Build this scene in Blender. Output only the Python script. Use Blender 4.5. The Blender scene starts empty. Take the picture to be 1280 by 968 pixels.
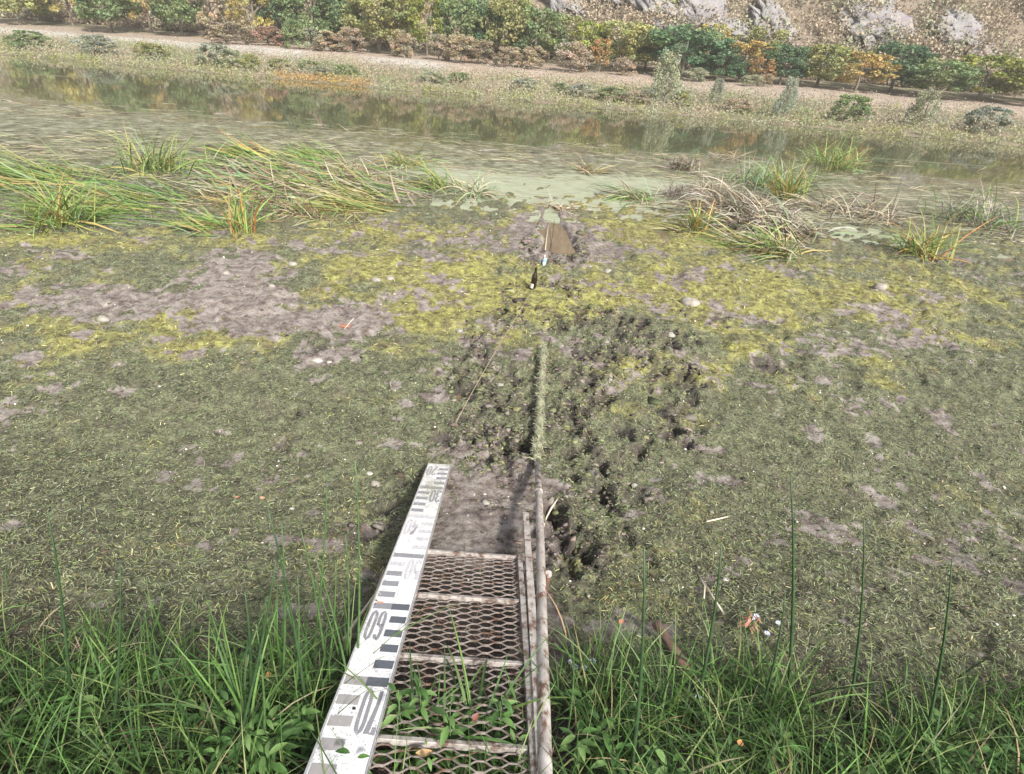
import bpy, math
import numpy as np
from mathutils import Matrix, Vector
R = math.radians
rng = np.random.default_rng(11)
scn = bpy.context.scene
C = scn.collection

# ---------------------------------------------------------------- camera
F, CX, CY = 731.0, 622.0, 484.0            # focal length and principal point in photo pixels (1280 x 968)
CAMZ, PITCH, ROLL = 2.9, R(30.4), R(4.2)
r0 = np.array([1., 0, 0]); f0 = np.array([0, math.cos(PITCH), -math.sin(PITCH)]); u0 = np.array([0, math.sin(PITCH), math.cos(PITCH)])
cu = u0*math.cos(ROLL) - r0*math.sin(ROLL); cr = r0*math.cos(ROLL) + u0*math.sin(ROLL)
CAM = np.array([0, 0, CAMZ])
cd = bpy.data.cameras.new('camera'); cam = bpy.data.objects.new('camera', cd); C.objects.link(cam)
cam.matrix_world = Matrix(((cr[0], cu[0], -f0[0], 0), (cr[1], cu[1], -f0[1], 0), (cr[2], cu[2], -f0[2], CAMZ), (0, 0, 0, 1)))
cd.sensor_width = 36; cd.lens = F/1280*36; cd.shift_x = (640-CX)/1280; cd.clip_start = .02; cd.clip_end = 3000
scn.camera = cam

# ---------------------------------------------------------------- world, sun, exposure
SUN_EL, SUN_AZ = R(41), R(150)      # azimuth: clockwise from +Y (the view direction); the sun stands behind the camera
w = bpy.data.worlds.new('World'); scn.world = w; w.use_nodes = True
nt = w.node_tree; nt.nodes.clear()
o = nt.nodes.new('ShaderNodeOutputWorld'); b = nt.nodes.new('ShaderNodeBackground'); s = nt.nodes.new('ShaderNodeTexSky')
s.sky_type = 'NISHITA'; s.sun_disc = False; s.sun_elevation = SUN_EL; s.sun_rotation = SUN_AZ
s.air_density = 1.2; s.dust_density = 3.0; s.ozone_density = 1.0
b.inputs[1].default_value = .09
hs = nt.nodes.new('ShaderNodeHueSaturation'); hs.inputs['Saturation'].default_value = .45; nt.links.new(s.outputs[0], hs.inputs['Color']); nt.links.new(hs.outputs[0], b.inputs[0]); nt.links.new(b.outputs[0], o.inputs[0])
sl = bpy.data.lights.new('sun', 'SUN'); so = bpy.data.objects.new('sun', sl); C.objects.link(so)
sl.energy = 3.6; sl.angle = R(6); sl.color = (1, .94, .84)
sd = Vector((math.sin(SUN_AZ)*math.cos(SUN_EL), math.cos(SUN_AZ)*math.cos(SUN_EL), math.sin(SUN_EL)))
so.rotation_euler = sd.to_track_quat('Z', 'Y').to_euler(); so.location = (8, -20, 20)
scn.view_settings.view_transform = 'Standard'; scn.view_settings.look = 'None'
scn.view_settings.exposure = 1.12; scn.view_settings.gamma = 1
scn.render.engine = 'CYCLES'

# ---------------------------------------------------------------- maths helpers
def ray(px, py):
    d = f0 + cr*(px-CX)/F - cu*(py-CY)/F
    return d
def at_z(px, py, z):
    d = ray(px, py); t = (z-CAMZ)/d[2]; return CAM + d*t
def at_y(px, py, y):
    d = ray(px, py); return CAM + d*(y/d[1])
def proj(x, y, z):
    vx, vy, vz = x, y, z-CAMZ
    dz = vx*f0[0]+vy*f0[1]+vz*f0[2]; dx = vx*cr[0]+vy*cr[1]+vz*cr[2]; dy = vx*cu[0]+vy*cu[1]+vz*cu[2]
    dz = np.where(np.abs(dz) < .05, .05, dz)
    return CX+F*dx/dz, CY-F*dy/dz, dz
def hsh(ix, iy, s):
    n = (ix*374761393 + iy*668265263 + s*974634777) & 0xffffffff
    n = ((n ^ (n >> 13))*1274126177) & 0xffffffff
    return ((n ^ (n >> 16)) & 0xffff)/65535.0
def vnoise(x, y, s=0):
    x = np.asarray(x, float); y = np.asarray(y, float)
    ix = np.floor(x).astype(np.int64); iy = np.floor(y).astype(np.int64); fx = x-ix; fy = y-iy
    fx = fx*fx*(3-2*fx); fy = fy*fy*(3-2*fy)
    a = hsh(ix, iy, s); b_ = hsh(ix+1, iy, s); c = hsh(ix, iy+1, s); d = hsh(ix+1, iy+1, s)
    return (a*(1-fx)+b_*fx)*(1-fy)+(c*(1-fx)+d*fx)*fy
def fbm(x, y, s=0, o=4, g=.5):
    r = 0; a = 1; t = 0
    for k in range(o):
        r = r + a*vnoise(x*2**k+k*17.3, y*2**k-k*9.1, s+k*31); t += a; a *= g
    return r/t
def sstep(a, b_, x): t = np.clip((x-a)/(b_-a), 0, 1); return t*t*(3-2*t)

# ---------------------------------------------------------------- materials
MATS = {}
def mat(name):
    m = bpy.data.materials.new(name); m.use_nodes = True; MATS[name] = m
    return m, m.node_tree, m.node_tree.nodes['Principled BSDF']
def N(t, ty, **k):
    n = t.nodes.new(ty)
    for a, v in k.items():
        if a.startswith('_'): n.inputs[int(a[1:])].default_value = v
        else: setattr(n, a, v)
    return n
def noise(t, scale, detail=4, rough=.6, vec=None, dist=0):
    n = t.nodes.new('ShaderNodeTexNoise'); n.inputs['Scale'].default_value = scale; n.inputs['Detail'].default_value = detail
    n.inputs['Roughness'].default_value = rough; n.inputs['Distortion'].default_value = dist
    if vec is not None: t.links.new(vec, n.inputs['Vector'])
    return n.outputs['Fac']
def coord(t, sc=(1, 1, 1), rot=(0, 0, 0), kind='Object'):
    c = t.nodes.new('ShaderNodeTexCoord'); m = t.nodes.new('ShaderNodeMapping'); m.inputs['Scale'].default_value = sc; m.inputs['Rotation'].default_value = rot
    t.links.new(c.outputs[kind], m.inputs[0]); return m.outputs[0]
def ramp(t, fac, stops):
    r = t.nodes.new('ShaderNodeValToRGB'); e = r.color_ramp.elements
    while len(e) < len(stops): e.new(.5)
    for q, (p, c) in zip(e, stops): q.position = p; q.color = (c+(1,)) if len(c) == 3 else c
    t.links.new(fac, r.inputs[0]); return r.outputs[0]
def mix(t, fac, a, b_, mode='MIX'):
    m = t.nodes.new('ShaderNodeMix'); m.data_type = 'RGBA'; m.blend_type = mode
    for sock, v in ((m.inputs[0], fac), (m.inputs[6], a), (m.inputs[7], b_)):
        if isinstance(v, (int, float)): sock.default_value = v
        elif isinstance(v, tuple): sock.default_value = v+(1,) if len(v) == 3 else v
        else: t.links.new(v, sock)
    return m.outputs[2]
def math_(t, op, a, b_=0.0, clamp=False):
    m = t.nodes.new('ShaderNodeMath'); m.operation = op; m.use_clamp = clamp
    for sock, v in ((m.inputs[0], a), (m.inputs[1], b_)):
        if isinstance(v, (int, float)): sock.default_value = v
        else: t.links.new(v, sock)
    return m.outputs[0]
def attr(t, name, out='Fac'):
    a = t.nodes.new('ShaderNodeAttribute'); a.attribute_name = name; return a.outputs[out]
def bump(t, p, h, strength=.5, dist=.01):
    bn = t.nodes.new('ShaderNodeBump'); bn.inputs['Strength'].default_value = strength; bn.inputs['Distance'].default_value = dist
    t.links.new(h, bn.inputs['Height']); t.links.new(bn.outputs[0], p.inputs['Normal'])

# leaves, blades, strands: albedo per face from the attribute "col", some light passes through
def leafmat(name, trans=.25, rough=.6, objcol=False):
    m, t, p = mat(name)
    c = attr(t, 'col', 'Color')
    if objcol:
        oi = t.nodes.new('ShaderNodeObjectInfo'); c = mix(t, 1.0, c, oi.outputs['Color'], 'MULTIPLY')
    t.links.new(c, p.inputs['Base Color']); p.inputs['Roughness'].default_value = rough; p.inputs['Specular IOR Level'].default_value = .3
    if trans:
        tr = t.nodes.new('ShaderNodeBsdfTranslucent'); t.links.new(c, tr.inputs[0])
        ms = t.nodes.new('ShaderNodeMixShader'); ms.inputs[0].default_value = trans
        t.links.new(p.outputs[0], ms.inputs[1]); t.links.new(tr.outputs[0], ms.inputs[2])
        t.links.new(ms.outputs[0], t.nodes['Material Output'].inputs[0])
    return m
LEAF = leafmat('leaf'); STRAND = leafmat('strand', 0, .75); CROWN = leafmat('crown_leaf', .3, .7, True)
def simple(name, c1, c2, scale=20, rough=.6, metal=0, bs=.3, bd=.003, sc=(1, 1, 1), c3=None, s3=8, thr=(.5, .6)):
    m, t, p = mat(name); v = coord(t, sc)
    n = noise(t, scale, 6, .65, v); c = ramp(t, n, [(.3, c1), (.7, c2)])
    if c3:
        n3 = noise(t, s3, 5, .7, v); f = ramp(t, n3, [(thr[0], (0, 0, 0)), (thr[1], (1, 1, 1))]); c = mix(t, f, c, c3)
    t.links.new(c, p.inputs['Base Color']); p.inputs['Roughness'].default_value = rough; p.inputs['Metallic'].default_value = metal
    if bs: bump(t, p, n, bs, bd)
    return m

# ---------------------------------------------------------------- object helpers
def tag(o, label=None, cat=None, group=None, kind=None):
    if label: o['label'] = label
    if cat: o['category'] = cat
    if group: o['group'] = group
    if kind: o['kind'] = kind
    return o
def link(name, me, parent=None, loc=None):
    o = bpy.data.objects.new(name, me); C.objects.link(o)
    if parent: o.parent = parent
    if loc is not None: o.location = loc
    return o
def empty(name, loc, label, cat, group=None, rz=0):
    o = link(name, None, None, tuple(loc)); o.empty_display_size = .1; o.rotation_euler.z = rz
    return tag(o, label, cat, group)
def mesh_np(name, V, Q, m=None, col=None, smooth=False, attrs=None):
    """V (n,3), Q (k,4) or (k,3) integer arrays"""
    me = bpy.data.meshes.new(name); V = np.asarray(V, np.float32); Q = np.asarray(Q, np.int32)
    k, q = Q.shape
    me.vertices.add(len(V)); me.vertices.foreach_set('co', V.ravel())
    me.loops.add(k*q); me.loops.foreach_set('vertex_index', Q.ravel())
    me.polygons.add(k); me.polygons.foreach_set('loop_start', np.arange(0, k*q, q, dtype=np.int32))
    me.polygons.foreach_set('loop_total', np.full(k, q, np.int32))
    if smooth: me.polygons.foreach_set('use_smooth', np.ones(k, bool))
    if m: me.materials.append(m)
    if col is not None:
        a = me.attributes.new('col', 'FLOAT_COLOR', 'POINT'); cc = np.ones((len(V), 4), np.float32); cc[:, :3] = col; a.data.foreach_set('color', cc.ravel())
    for nme, arr in (attrs or {}).items():
        a = me.attributes.new(nme, 'FLOAT', 'POINT'); a.data.foreach_set('value', np.asarray(arr, np.float32))
    me.update(calc_edges=True); me.validate()
    return me
class MB:
    def __init__(s): s.v = []; s.f = []
    def box(s, c, ax, ay, az):           # centre and three half-axis vectors
        c, ax, ay, az = map(np.array, (c, ax, ay, az)); n = len(s.v)
        for i in (-1, 1):
            for j in (-1, 1):
                for k in (-1, 1): s.v.append(tuple(c+ax*i+ay*j+az*k))
        for f in ((0, 1, 3, 2), (4, 6, 7, 5), (0, 4, 5, 1), (2, 3, 7, 6), (0, 2, 6, 4), (1, 5, 7, 3)): s.f.append(tuple(n+i for i in f))
        return s
    def tube(s, pts, rad, seg=8, cap=True):
        pts = [np.array(p, float) for p in pts]; n0 = len(s.v)
        rad = rad if hasattr(rad, '__len__') else [rad]*len(pts)
        for i, p in enumerate(pts):
            d = pts[min(i+1, len(pts)-1)]-pts[max(i-1, 0)]; d = d/np.linalg.norm(d)
            a = np.cross(d, (0, 0, 1)) if abs(d[2]) < .9 else np.cross(d, (1, 0, 0)); a /= np.linalg.norm(a); b_ = np.cross(d, a)
            for k in range(seg):
                t = 2*math.pi*k/seg; s.v.append(tuple(p+(a*math.cos(t)+b_*math.sin(t))*rad[i]))
        for i in range(len(pts)-1):
            for k in range(seg):
                a_ = n0+i*seg+k; b2 = n0+i*seg+(k+1) % seg; s.f.append((a_, b2, b2+seg, a_+seg))
        if cap:
            s.f.append(tuple(n0+k for k in range(seg))[::-1]); s.f.append(tuple(n0+(len(pts)-1)*seg+k for k in range(seg)))
        return s
    def build(s, name, m, parent=None, smooth=False, loc=None, bevel=0):
        me = bpy.data.meshes.new(name); me.from_pydata([tuple(map(float, v)) for v in s.v], [], s.f)
        import bmesh
        bm = bmesh.new(); bm.from_mesh(me); bmesh.ops.recalc_face_normals(bm, faces=bm.faces)
        if bevel: bmesh.ops.bevel(bm, geom=list(bm.edges), offset=bevel, segments=1, affect='EDGES')
        bm.to_mesh(me); bm.free()
        if smooth:
            for p in me.polygons: p.use_smooth = True
        me.materials.append(m); return link(name, me, parent, loc)

def strips(P, az, pitch, bend, L, W, seg=3, roll=None, taper=True, clampz=None):
    """N curved blades: base points P, heading az, start pitch, bend = pitch change along the blade. Returns V, Q"""
    n = len(P); az, pitch, bend, L, W = [np.broadcast_to(np.asarray(a, float), (n,)) for a in (az, pitch, bend, L, W)]
    roll = np.zeros(n) if roll is None else roll
    pts = [P.copy()]; cur = P.copy()
    for k in range(seg):
        a = pitch+bend*(k+.5)/seg
        d = np.stack([np.cos(az)*np.cos(a), np.sin(az)*np.cos(a), np.sin(a)], 1)
        cur = cur+d*(L/seg)[:, None]
        if clampz is not None:
            cur = cur.copy(); cur[:, 2] = np.maximum(cur[:, 2], clampz(cur[:, 0], cur[:, 1]))
        pts.append(cur)
    side = np.stack([-np.sin(az)*np.cos(roll), np.cos(az)*np.cos(roll), np.sin(roll)], 1)
    V = np.zeros((n, seg+1, 2, 3))
    for k in range(seg+1):
        u = k/seg; wd = (min(1, .55+1.6*u)*(1-u)**.6+.04 if taper else 1)
        V[:, k, 0] = pts[k]-side*(W*wd/2)[:, None]; V[:, k, 1] = pts[k]+side*(W*wd/2)[:, None]
    base = (np.arange(n)*(seg+1)*2)[:, None]
    Q = np.concatenate([np.stack([base[:, 0]+2*k, base[:, 0]+2*k+1, base[:, 0]+2*k+3, base[:, 0]+2*k+2], 1) for k in range(seg)])
    return V.reshape(-1, 3), Q
def rep(col, seg): return np.repeat(col, (seg+1)*2, 0)
def leafquads(P, size, flat=0., aspect=.6):
    """one pointed four-sided leaf face per point, random turn; flat 0..1 lays them level"""
    n = len(P); a = rng.normal(size=(n, 3)); a[:, 2] *= (1-flat); a /= np.linalg.norm(a, axis=1)[:, None]
    b_ = rng.normal(size=(n, 3)); b_[:, 2] *= (1-flat); b_ -= a*(a*b_).sum(1)[:, None]; b_ /= np.linalg.norm(b_, axis=1)[:, None]
    s = (np.broadcast_to(size, (n,)))[:, None]
    V = np.stack([P-a*s*.5, P+b_*s*aspect*.5, P+a*s*.5, P-b_*s*aspect*.5], 1)
    return V.reshape(-1, 3), np.arange(4*n).reshape(-1, 4)
def pal(cols, n, jit=.15):
    cols = np.array(cols); c = cols[rng.integers(0, len(cols), n)]
    return c*(1+rng.normal(0, jit, (n, 1)))*(1+rng.normal(0, jit*.3, (n, 3)))

# ---------------------------------------------------------------- the ground: bank, mud flat, river bed
SLOPE = .368
# footprints, wet holes and dark hollows painting the staff's shade: (px, py, size px, depth) along the trodden trail
FP = []
_r = np.random.default_rng(5)
for poly, cnt, spr in (([(655, 372), (625, 400), (596, 440), (590, 490), (600, 545), (640, 560)], 46, 16),
                       ([(690, 345), (735, 395), (745, 440), (715, 480), (705, 540), (745, 600), (752, 640)], 62, 24),
                       ([(770, 400), (800, 440), (850, 450), (850, 500), (820, 560)], 34, 24),
                       ([(640, 470), (640, 520), (610, 580)], 18, 18),
                       ([(690, 650), (700, 720), (720, 790)], 14, 18),
                       ([(690, 285), (712, 300), (722, 320), (660, 318), (668, 300)], 26, 7)):
    pts = np.array(poly, float)
    for k in range(int(cnt*1.5)):
        u = _r.uniform(0, len(pts)-1.001); i = int(u); p = pts[i]+(pts[i+1]-pts[i])*(u-i)+_r.normal(0, spr, 2)*(1, .7)
        sc = .55+max(0, p[1]-280)/330
        FP.append((p[0], p[1], _r.uniform(4.5, 12)*sc, _r.uniform(.35, 1.1)))
FP += [(672, 305, 10, 1), (722, 296, 9, 1.1), (727, 318, 10, 1.1), (664, 320, 9, .8), (750, 627, 13, 1.1), (738, 442, 17, .9), (585, 492, 17, 1.1), (560, 552, 17, .8), (742, 470, 12, .9), (865, 478, 13, 1), (960, 458, 18, .8), (780, 540, 16, 1),
       (845, 538, 14, 1), (640, 607, 12, .5), (372, 520, 10, .7), (625, 655, 10, .4), (400, 432, 16, .7), (480, 430, 12, .6), (895, 395, 15, .5), (430, 390, 10, .5), (355, 562, 12, .6),
       (700, 760, 10, .7), (715, 690, 10, .8), (690, 735, 9, .7), (775, 705, 14, .8), (500, 620, 17, .8), (484, 660, 18, .9), (462, 715, 18, .8), (800, 745, 12, .7)]  # dark hollows left of the staff put its shade into the ground
FPW = []
for px, py, sz, dp in FP:
    p = at_z(px, py, .08); dist = np.linalg.norm(p-CAM)
    FPW.append((p[0], p[1], sz/F*dist*.78, dp*.05, _r.uniform(-.7, .7)+math.pi/2))
CHAN = [(tuple(at_z(698, 313, .03)[:2]), tuple(at_z(694, 288, .03)[:2]), .24, .13), (tuple(at_z(694, 288, .03)[:2]), tuple(at_z(688, 256, .0)[:2]), .13, .09)]
def base_h(x, y):
    wob = .10*(fbm(x*.6, y*.6, 3, 3)-.5)
    bank = 1.27-SLOPE*y+wob*1.5+.02*x*np.tanh(x)*0
    bank = np.where(y < .2, 1.27-SLOPE*.2-.22*(y-.2)+wob*1.5, bank)
    flat = .10-.0105*(y-3.5)+.035*wob*10*.15
    k = 9.0
    z = np.log(np.exp(np.clip(k*bank, -30, 60))+np.exp(k*np.clip(flat, -3, 3)))/k - .0
    for (ax_, ay_), (bx_, by_), wd_, dp_ in CHAN:          # wet channel the weed was dragged out of
        dx_, dy_ = bx_-ax_, by_-ay_; u_ = np.clip(((x-ax_)*dx_+(y-ay_)*dy_)/(dx_*dx_+dy_*dy_), 0, 1)
        dd_ = np.hypot(x-ax_-u_*dx_, y-ay_-u_*dy_)*(1+.7*(fbm(x*3, y*2, 2, 3)-.5)); z = z-dp_*np.exp(-(dd_/wd_)**4)+dp_*.3*np.exp(-((dd_/wd_-1.5)**2)*6)
    deep = np.where(y > 15, -.05*(y-15), 0)
    return z+np.maximum(deep, -1.2)
def footmask(x, y):
    dz = np.zeros_like(x); wet = np.zeros_like(x)
    for fx, fy, s, dp, a in FPW:
        m = (np.abs(x-fx) < s*3.4) & (np.abs(y-fy) < s*4)
        if not m.any(): continue
        ux = x[m]-fx; uy = y[m]-fy; c_, s_ = math.cos(a), math.sin(a)
        p = (ux*c_+uy*s_)/(s*1.45); q = (-ux*s_+uy*c_)/(s*.72)
        r2 = p*p+q*q; r2 = r2*np.clip(1+2.2*(fbm(x[m]*1.3/s, y[m]*1.3/s, 8, 3, .6)-.5), .2, 3)
        h = -dp*np.exp(-(r2**2.2)*.5)+dp*.38*np.exp(-((np.sqrt(r2)-1.5)**2)*7)
        dz[m] += h; wet[m] = np.maximum(wet[m], np.exp(-(r2**2)*.45)*min(1, dp/.06))
    return dz, wet
# painted ground cover, given where the photograph shows it: (px, py, rx, ry, amount)
MUD = [(390, 405, 90, 28, 1), (310, 395, 60, 35, .8), (400, 450, 60, 14, .9), (330, 345, 70, 30, .5), (420, 300, 110, 20, .45), (590, 300, 90, 20, .7), (690, 300, 45, 26, 1.3),
       (615, 610, 62, 42, 1.4), (700, 430, 60, 18, .6), (870, 400, 100, 14, .5), (880, 440, 110, 16, .45), (590, 415, 30, 22, .5), (690, 265, 40, 22, 1.2), (640, 650, 60, 40, 1.0),
       (270, 360, 40, 20, .5), (760, 320, 60, 12, .5), (860, 350, 60, 12, .5), (700, 690, 30, 20, .5), (750, 700, 30, 20, .3), (460, 415, 60, 16, .5), (930, 460, 60, 16, .4), (600, 460, 20, 60, .3),
       (590, 800, 120, 160, 1.2), (730, 790, 60, 20, .5), (800, 780, 90, 20, .5), (300, 330, 50, 18, .4), (560, 560, 30, 20, .8), (120, 380, 120, 25, .8), (1120, 420, 110, 25, .8), (60, 320, 90, 20, .6), (1180, 360, 60, 15, .6)]
YEL = [(520, 345, 110, 40, 1), (500, 290, 110, 14, .8), (830, 290, 130, 26, 1), (730, 370, 130, 36, .9), (920, 365, 90, 40, .8), (300, 430, 60, 24, .9), (300, 385, 60, 20, .5), (560, 395, 90, 22, .6),
       (830, 470, 60, 22, .7), (950, 430, 60, 22, .6), (760, 250, 90, 14, .9), (300, 300, 60, 12, .6), (470, 405, 80, 18, .4), (470, 600, 30, 14, .4), (100, 430, 130, 35, .8), (90, 300, 110, 16, .6), (1120, 380, 130, 40, .8), (880, 660, 100, 50, .35), (960, 690, 60, 50, .4)]
def blobs(px, py, L, wx, wy):
    r = np.zeros_like(px)
    for bx, by, rx, ry, a in L:
        m = (np.abs(px-bx) < rx*2.4+40) & (np.abs(py-by) < ry*2.4+30)
        if m.any(): r[m] += a*np.exp(-(((px[m]-bx+wx[m])/rx)**2+((py[m]-by+wy[m])/ry)**2))
    return np.minimum(r, 1.4)
def masks(x, y, z):
    px, py, dz = proj(x, y, z); ok = (y > .3)
    px = np.where(ok, px, -9999); py = np.where(ok, np.clip(py, -500, 3000), 3000)
    n1 = fbm(x*1.3, y*1.3, 21, 5, .6); n2 = fbm(x*4, y*4, 44, 4, .6); n3 = fbm(x*2.2, y*2.2, 71, 5, .65)
    sc = 30/np.maximum(dz, 1)*6
    wx = (fbm(x*1.1, y*1.1, 5, 3)-.5)*sc*2; wy = (fbm(x*1.1, y*1.1, 6, 3)-.5)*sc
    mud = blobs(px, py, MUD, wx, wy); yel = blobs(px, py, YEL, wx, wy)
    n9 = fbm(x*9, y*7, 47, 4, .65); mud = sstep(.28, .72, mud*.72+(n1-.5)*1.5+(n2-.5)*1.3+(n9-.5)*1.5+.06)
    far = sstep(4.6, 6.0, y+(n1-.5)*2.5)
    yel = np.clip(far*(.20+.72*yel+(n3-.5)*1.6+(n9-.5)*.8)+(1-far)*(.08+.5*yel+(n3-.5)*1.0+(n9-.5)*.6), 0, 1)
    return mud, yel, far
def churn(x, y):
    c = np.zeros_like(x)
    for fx, fy, s, dp, a in FPW:
        m = (np.abs(x-fx) < s*6) & (np.abs(y-fy) < s*6)
        if m.any(): c[m] = np.maximum(c[m], np.exp(-((x[m]-fx)**2+(y[m]-fy)**2)/(s*s*7)))
    return c
def detail_h(x, y):
    near = sstep(0, 1.5, y)
    h = .045*(fbm(x*1.7, y*1.7, 12, 3)-.5)+.034*(fbm(x*6, y*6, 13, 4, .62)-.5)
    h += .040*(sstep(.42, .62, fbm(x*4.5, y*3.2, 19, 3, .6))-.5)*sstep(3, 6, y)
    rid = np.abs(fbm(x*9, y*12, 15, 3, .6)-.5); h += .014*(rid-.1)
    h += .012*(vnoise(x*34, y*34, 16)-.5)+.007*(vnoise(x*75, y*75, 17)-.5)*(y < 7)
    return h*(.6+.4*near)
def ground_h(x, y, foot=True):
    x = np.asarray(x, float); y = np.asarray(y, float)
    z = base_h(x, y)+detail_h(x, y)*(1-.6*sstep(13, 18, y))
    if foot: z = z+footmask(x, y)[0]
    return z
nr, nc = 720, 760
th = np.linspace(math.atan(-9/CAMZ), math.atan(34/CAMZ), nr+60)
ys = CAMZ*np.tan(th); us = np.linspace(-1, 1, nc)
YY = np.repeat(ys[:, None], nc, 1); XX = us[None, :]*(1.28*np.sqrt(YY**2+CAMZ**2)+np.where(YY < 0, 4, 1.0))
x = XX.ravel(); y = YY.ravel()
fz, fw = footmask(x, y); chn = churn(x, y); z = base_h(x, y)+detail_h(x, y)*(1-.6*sstep(13, 18, y))+fz+chn*(fbm(x*14, y*12, 23, 5, .7)-.5)*.10
mu, ye, fa = masks(x, y, z)
lump = sstep(.5, .62, fbm(x*3.1, y*3.1, 91, 4, .6))*(1-mu)*.016; z = z+lump*(y < 13)   # algae mat lies proud of the mud
nR = len(ys); idx = np.arange(nR*nc).reshape(nR, nc)
Q = np.stack([idx[:-1, :-1], idx[:-1, 1:], idx[1:, 1:], idx[1:, :-1]], -1).reshape(-1, 4)
wet_shade = np.clip(fw+.9*sstep(2.3, 2.1, y)*sstep(-.5, -.42, x)*sstep(.32, .26, x), 0, 1); damp_dark = np.maximum(sstep(.045, -.01, z)*sstep(2.5, 4, y), 2.2*sstep(2.0, 1.2, y+.4*(fbm(x*3, y*3, 4, 3)-.5)))  # wet holes, plus shade under the walkway painted as a dark strip
m, t, p = mat('mud_and_algae')
v = coord(t)
aM, aY, aW, aF = attr(t, 'mud'), attr(t, 'yel'), attr(t, 'wet'), attr(t, 'damp_dark')
nm = noise(t, 9, 8, .78, coord(t, (1, 1, .4))); nf = noise(t, 55, 6, .7, v); ng = noise(t, 14, 6, .65, v); nh = noise(t, 160, 4, .7, v); nb = noise(t, 3.5, 5, .6, v)
mudc = ramp(t, nm, [(.35, (.05, .038, .034)), (.45, (.16, .13, .12)), (.53, (.25, .222, .205)), (.67, (.37, .34, .32))])
mudc = mix(t, math_(t, 'MULTIPLY', ramp(t, nf, [(.5, (0, 0, 0)), (.7, (1, 1, 1))]), .6), mudc, (.12, .095, .08))
dull = ramp(t, math_(t, 'ADD', math_(t, 'MULTIPLY', nf, .5), math_(t, 'MULTIPLY', nm, .5)), [(.38, (.018, .017, .012)), (.46, (.075, .079, .05)), (.54, (.165, .18, .105)), (.66, (.32, .345, .215))])
yelc = ramp(t, nm, [(.36, (.035, .03, .015)), (.45, (.14, .135, .04)), (.54, (.29, .295, .08)), (.66, (.47, .48, .17))])
yelc = mix(t, ramp(t, ng, [(.45, (0, 0, 0)), (.7, (.7, .7, .7))]), yelc, (.26, .22, .13))
fy = ramp(t, math_(t, 'ADD', aY, math_(t, 'MULTIPLY', math_(t, 'SUBTRACT', ng, .5), .9)), [(.25, (0, 0, 0)), (.65, (1, 1, 1))])
algc = mix(t, fy, dull, yelc)
algc = mix(t, ramp(t, nb, [(.5, (0, 0, 0)), (.75, (.5, .5, .5))]), algc, (.16, .125, .10))
fm = ramp(t, math_(t, 'ADD', aM, math_(t, 'MULTIPLY', math_(t, 'SUBTRACT', nm, .5), 2.6)), [(.40, (0, 0, 0)), (.62, (1, 1, 1))])
vor = noise(t, 34, 5, .75, coord(t, (1, 1, .4)), .6)
gap = ramp(t, math_(t, 'ADD', vor, math_(t, 'MULTIPLY', ng, .25)), [(.50, (1, 1, 1)), (.56, (0, 0, 0))])
algc = mix(t, math_(t, 'MULTIPLY', gap, .75), algc, (.045, .037, .028))  # dark mud between the algae, with the shade of the gaps painted in
col = mix(t, fm, algc, mudc)
tr_ = ramp(t, math_(t, 'ADD', math_(t, 'MULTIPLY', attr(t, 'churn'), .55), math_(t, 'MULTIPLY', math_(t, 'SUBTRACT', noise(t, 7, 6, .75, v), .5), 2.2)), [(.42, (0, 0, 0)), (.56, (1, 1, 1))])
tr_ = math_(t, 'MULTIPLY', tr_, ramp(t, attr(t, 'churn'), [(.1, (0, 0, 0)), (.5, (1, 1, 1))]))
col = mix(t, math_(t, 'MULTIPLY', tr_, .65), col, mix(t, nf, (.035, .028, .025), (.13, .105, .10)))
wet_shade_col = mix(t, ng, (.022, .018, .018), (.055, .045, .045))
wet_shade_fac = ramp(t, aW, [(.25, (0, 0, 0)), (.75, (1, 1, 1))])
col = mix(t, math_(t, 'MULTIPLY', wet_shade_fac, .85), col, wet_shade_col)  # darkens wet holes and paints the shade below the walkway mesh
col = mix(t, math_(t, 'MULTIPLY', aF, .38), col, (.05, .04, .032))  # low mud by the water, and darker soil on the near bank
t.links.new(col, p.inputs['Base Color'])
rg = math_(t, 'SUBTRACT', .92, math_(t, 'ADD', math_(t, 'MULTIPLY', wet_shade_fac, .5), math_(t, 'MULTIPLY', math_(t, 'MINIMUM', aF, 1.0), .2)))
t.links.new(rg, p.inputs['Roughness']); p.inputs['Specular IOR Level'].default_value = .35
hh = math_(t, 'ADD', math_(t, 'MULTIPLY', nf, .6), math_(t, 'MULTIPLY', nh, .35)); bump(t, p, hh, .9, .022)
me = mesh_np('ground', np.stack([x, y, z], 1), Q, m, smooth=True, attrs={'mud': mu, 'yel': ye, 'wet': wet_shade, 'damp_dark': damp_dark, 'churn': chn})
tag(link('ground', me), kind='structure')
GZ = z.reshape(nR, nc)
def gz(x, y):
    """height of the built ground sheet"""
    x = np.atleast_1d(np.asarray(x, float)); y = np.atleast_1d(np.asarray(y, float))
    ti = (np.arctan(y/CAMZ)-th[0])/(th[1]-th[0]); ti = np.clip(ti, 0, nR-1.01)
    u = x/(1.28*np.sqrt(y**2+CAMZ**2)+np.where(y < 0, 4, 1.0)); ui = np.clip((u+1)/2*(nc-1), 0, nc-1.01)
    i = ti.astype(int); j = ui.astype(int); a = ti-i; b_ = ui-j
    return (GZ[i, j]*(1-b_)+GZ[i, j+1]*b_)*(1-a)+(GZ[i+1, j]*(1-b_)+GZ[i+1, j+1]*b_)*a
def hit(px, py, lift=0.):
    z0 = .08
    for k in range(25):
        p = at_z(px, py, z0); z0 = z0*.4+.6*(float(gz(p[0], p[1])[0])+lift)
    return at_z(px, py, z0)

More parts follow.
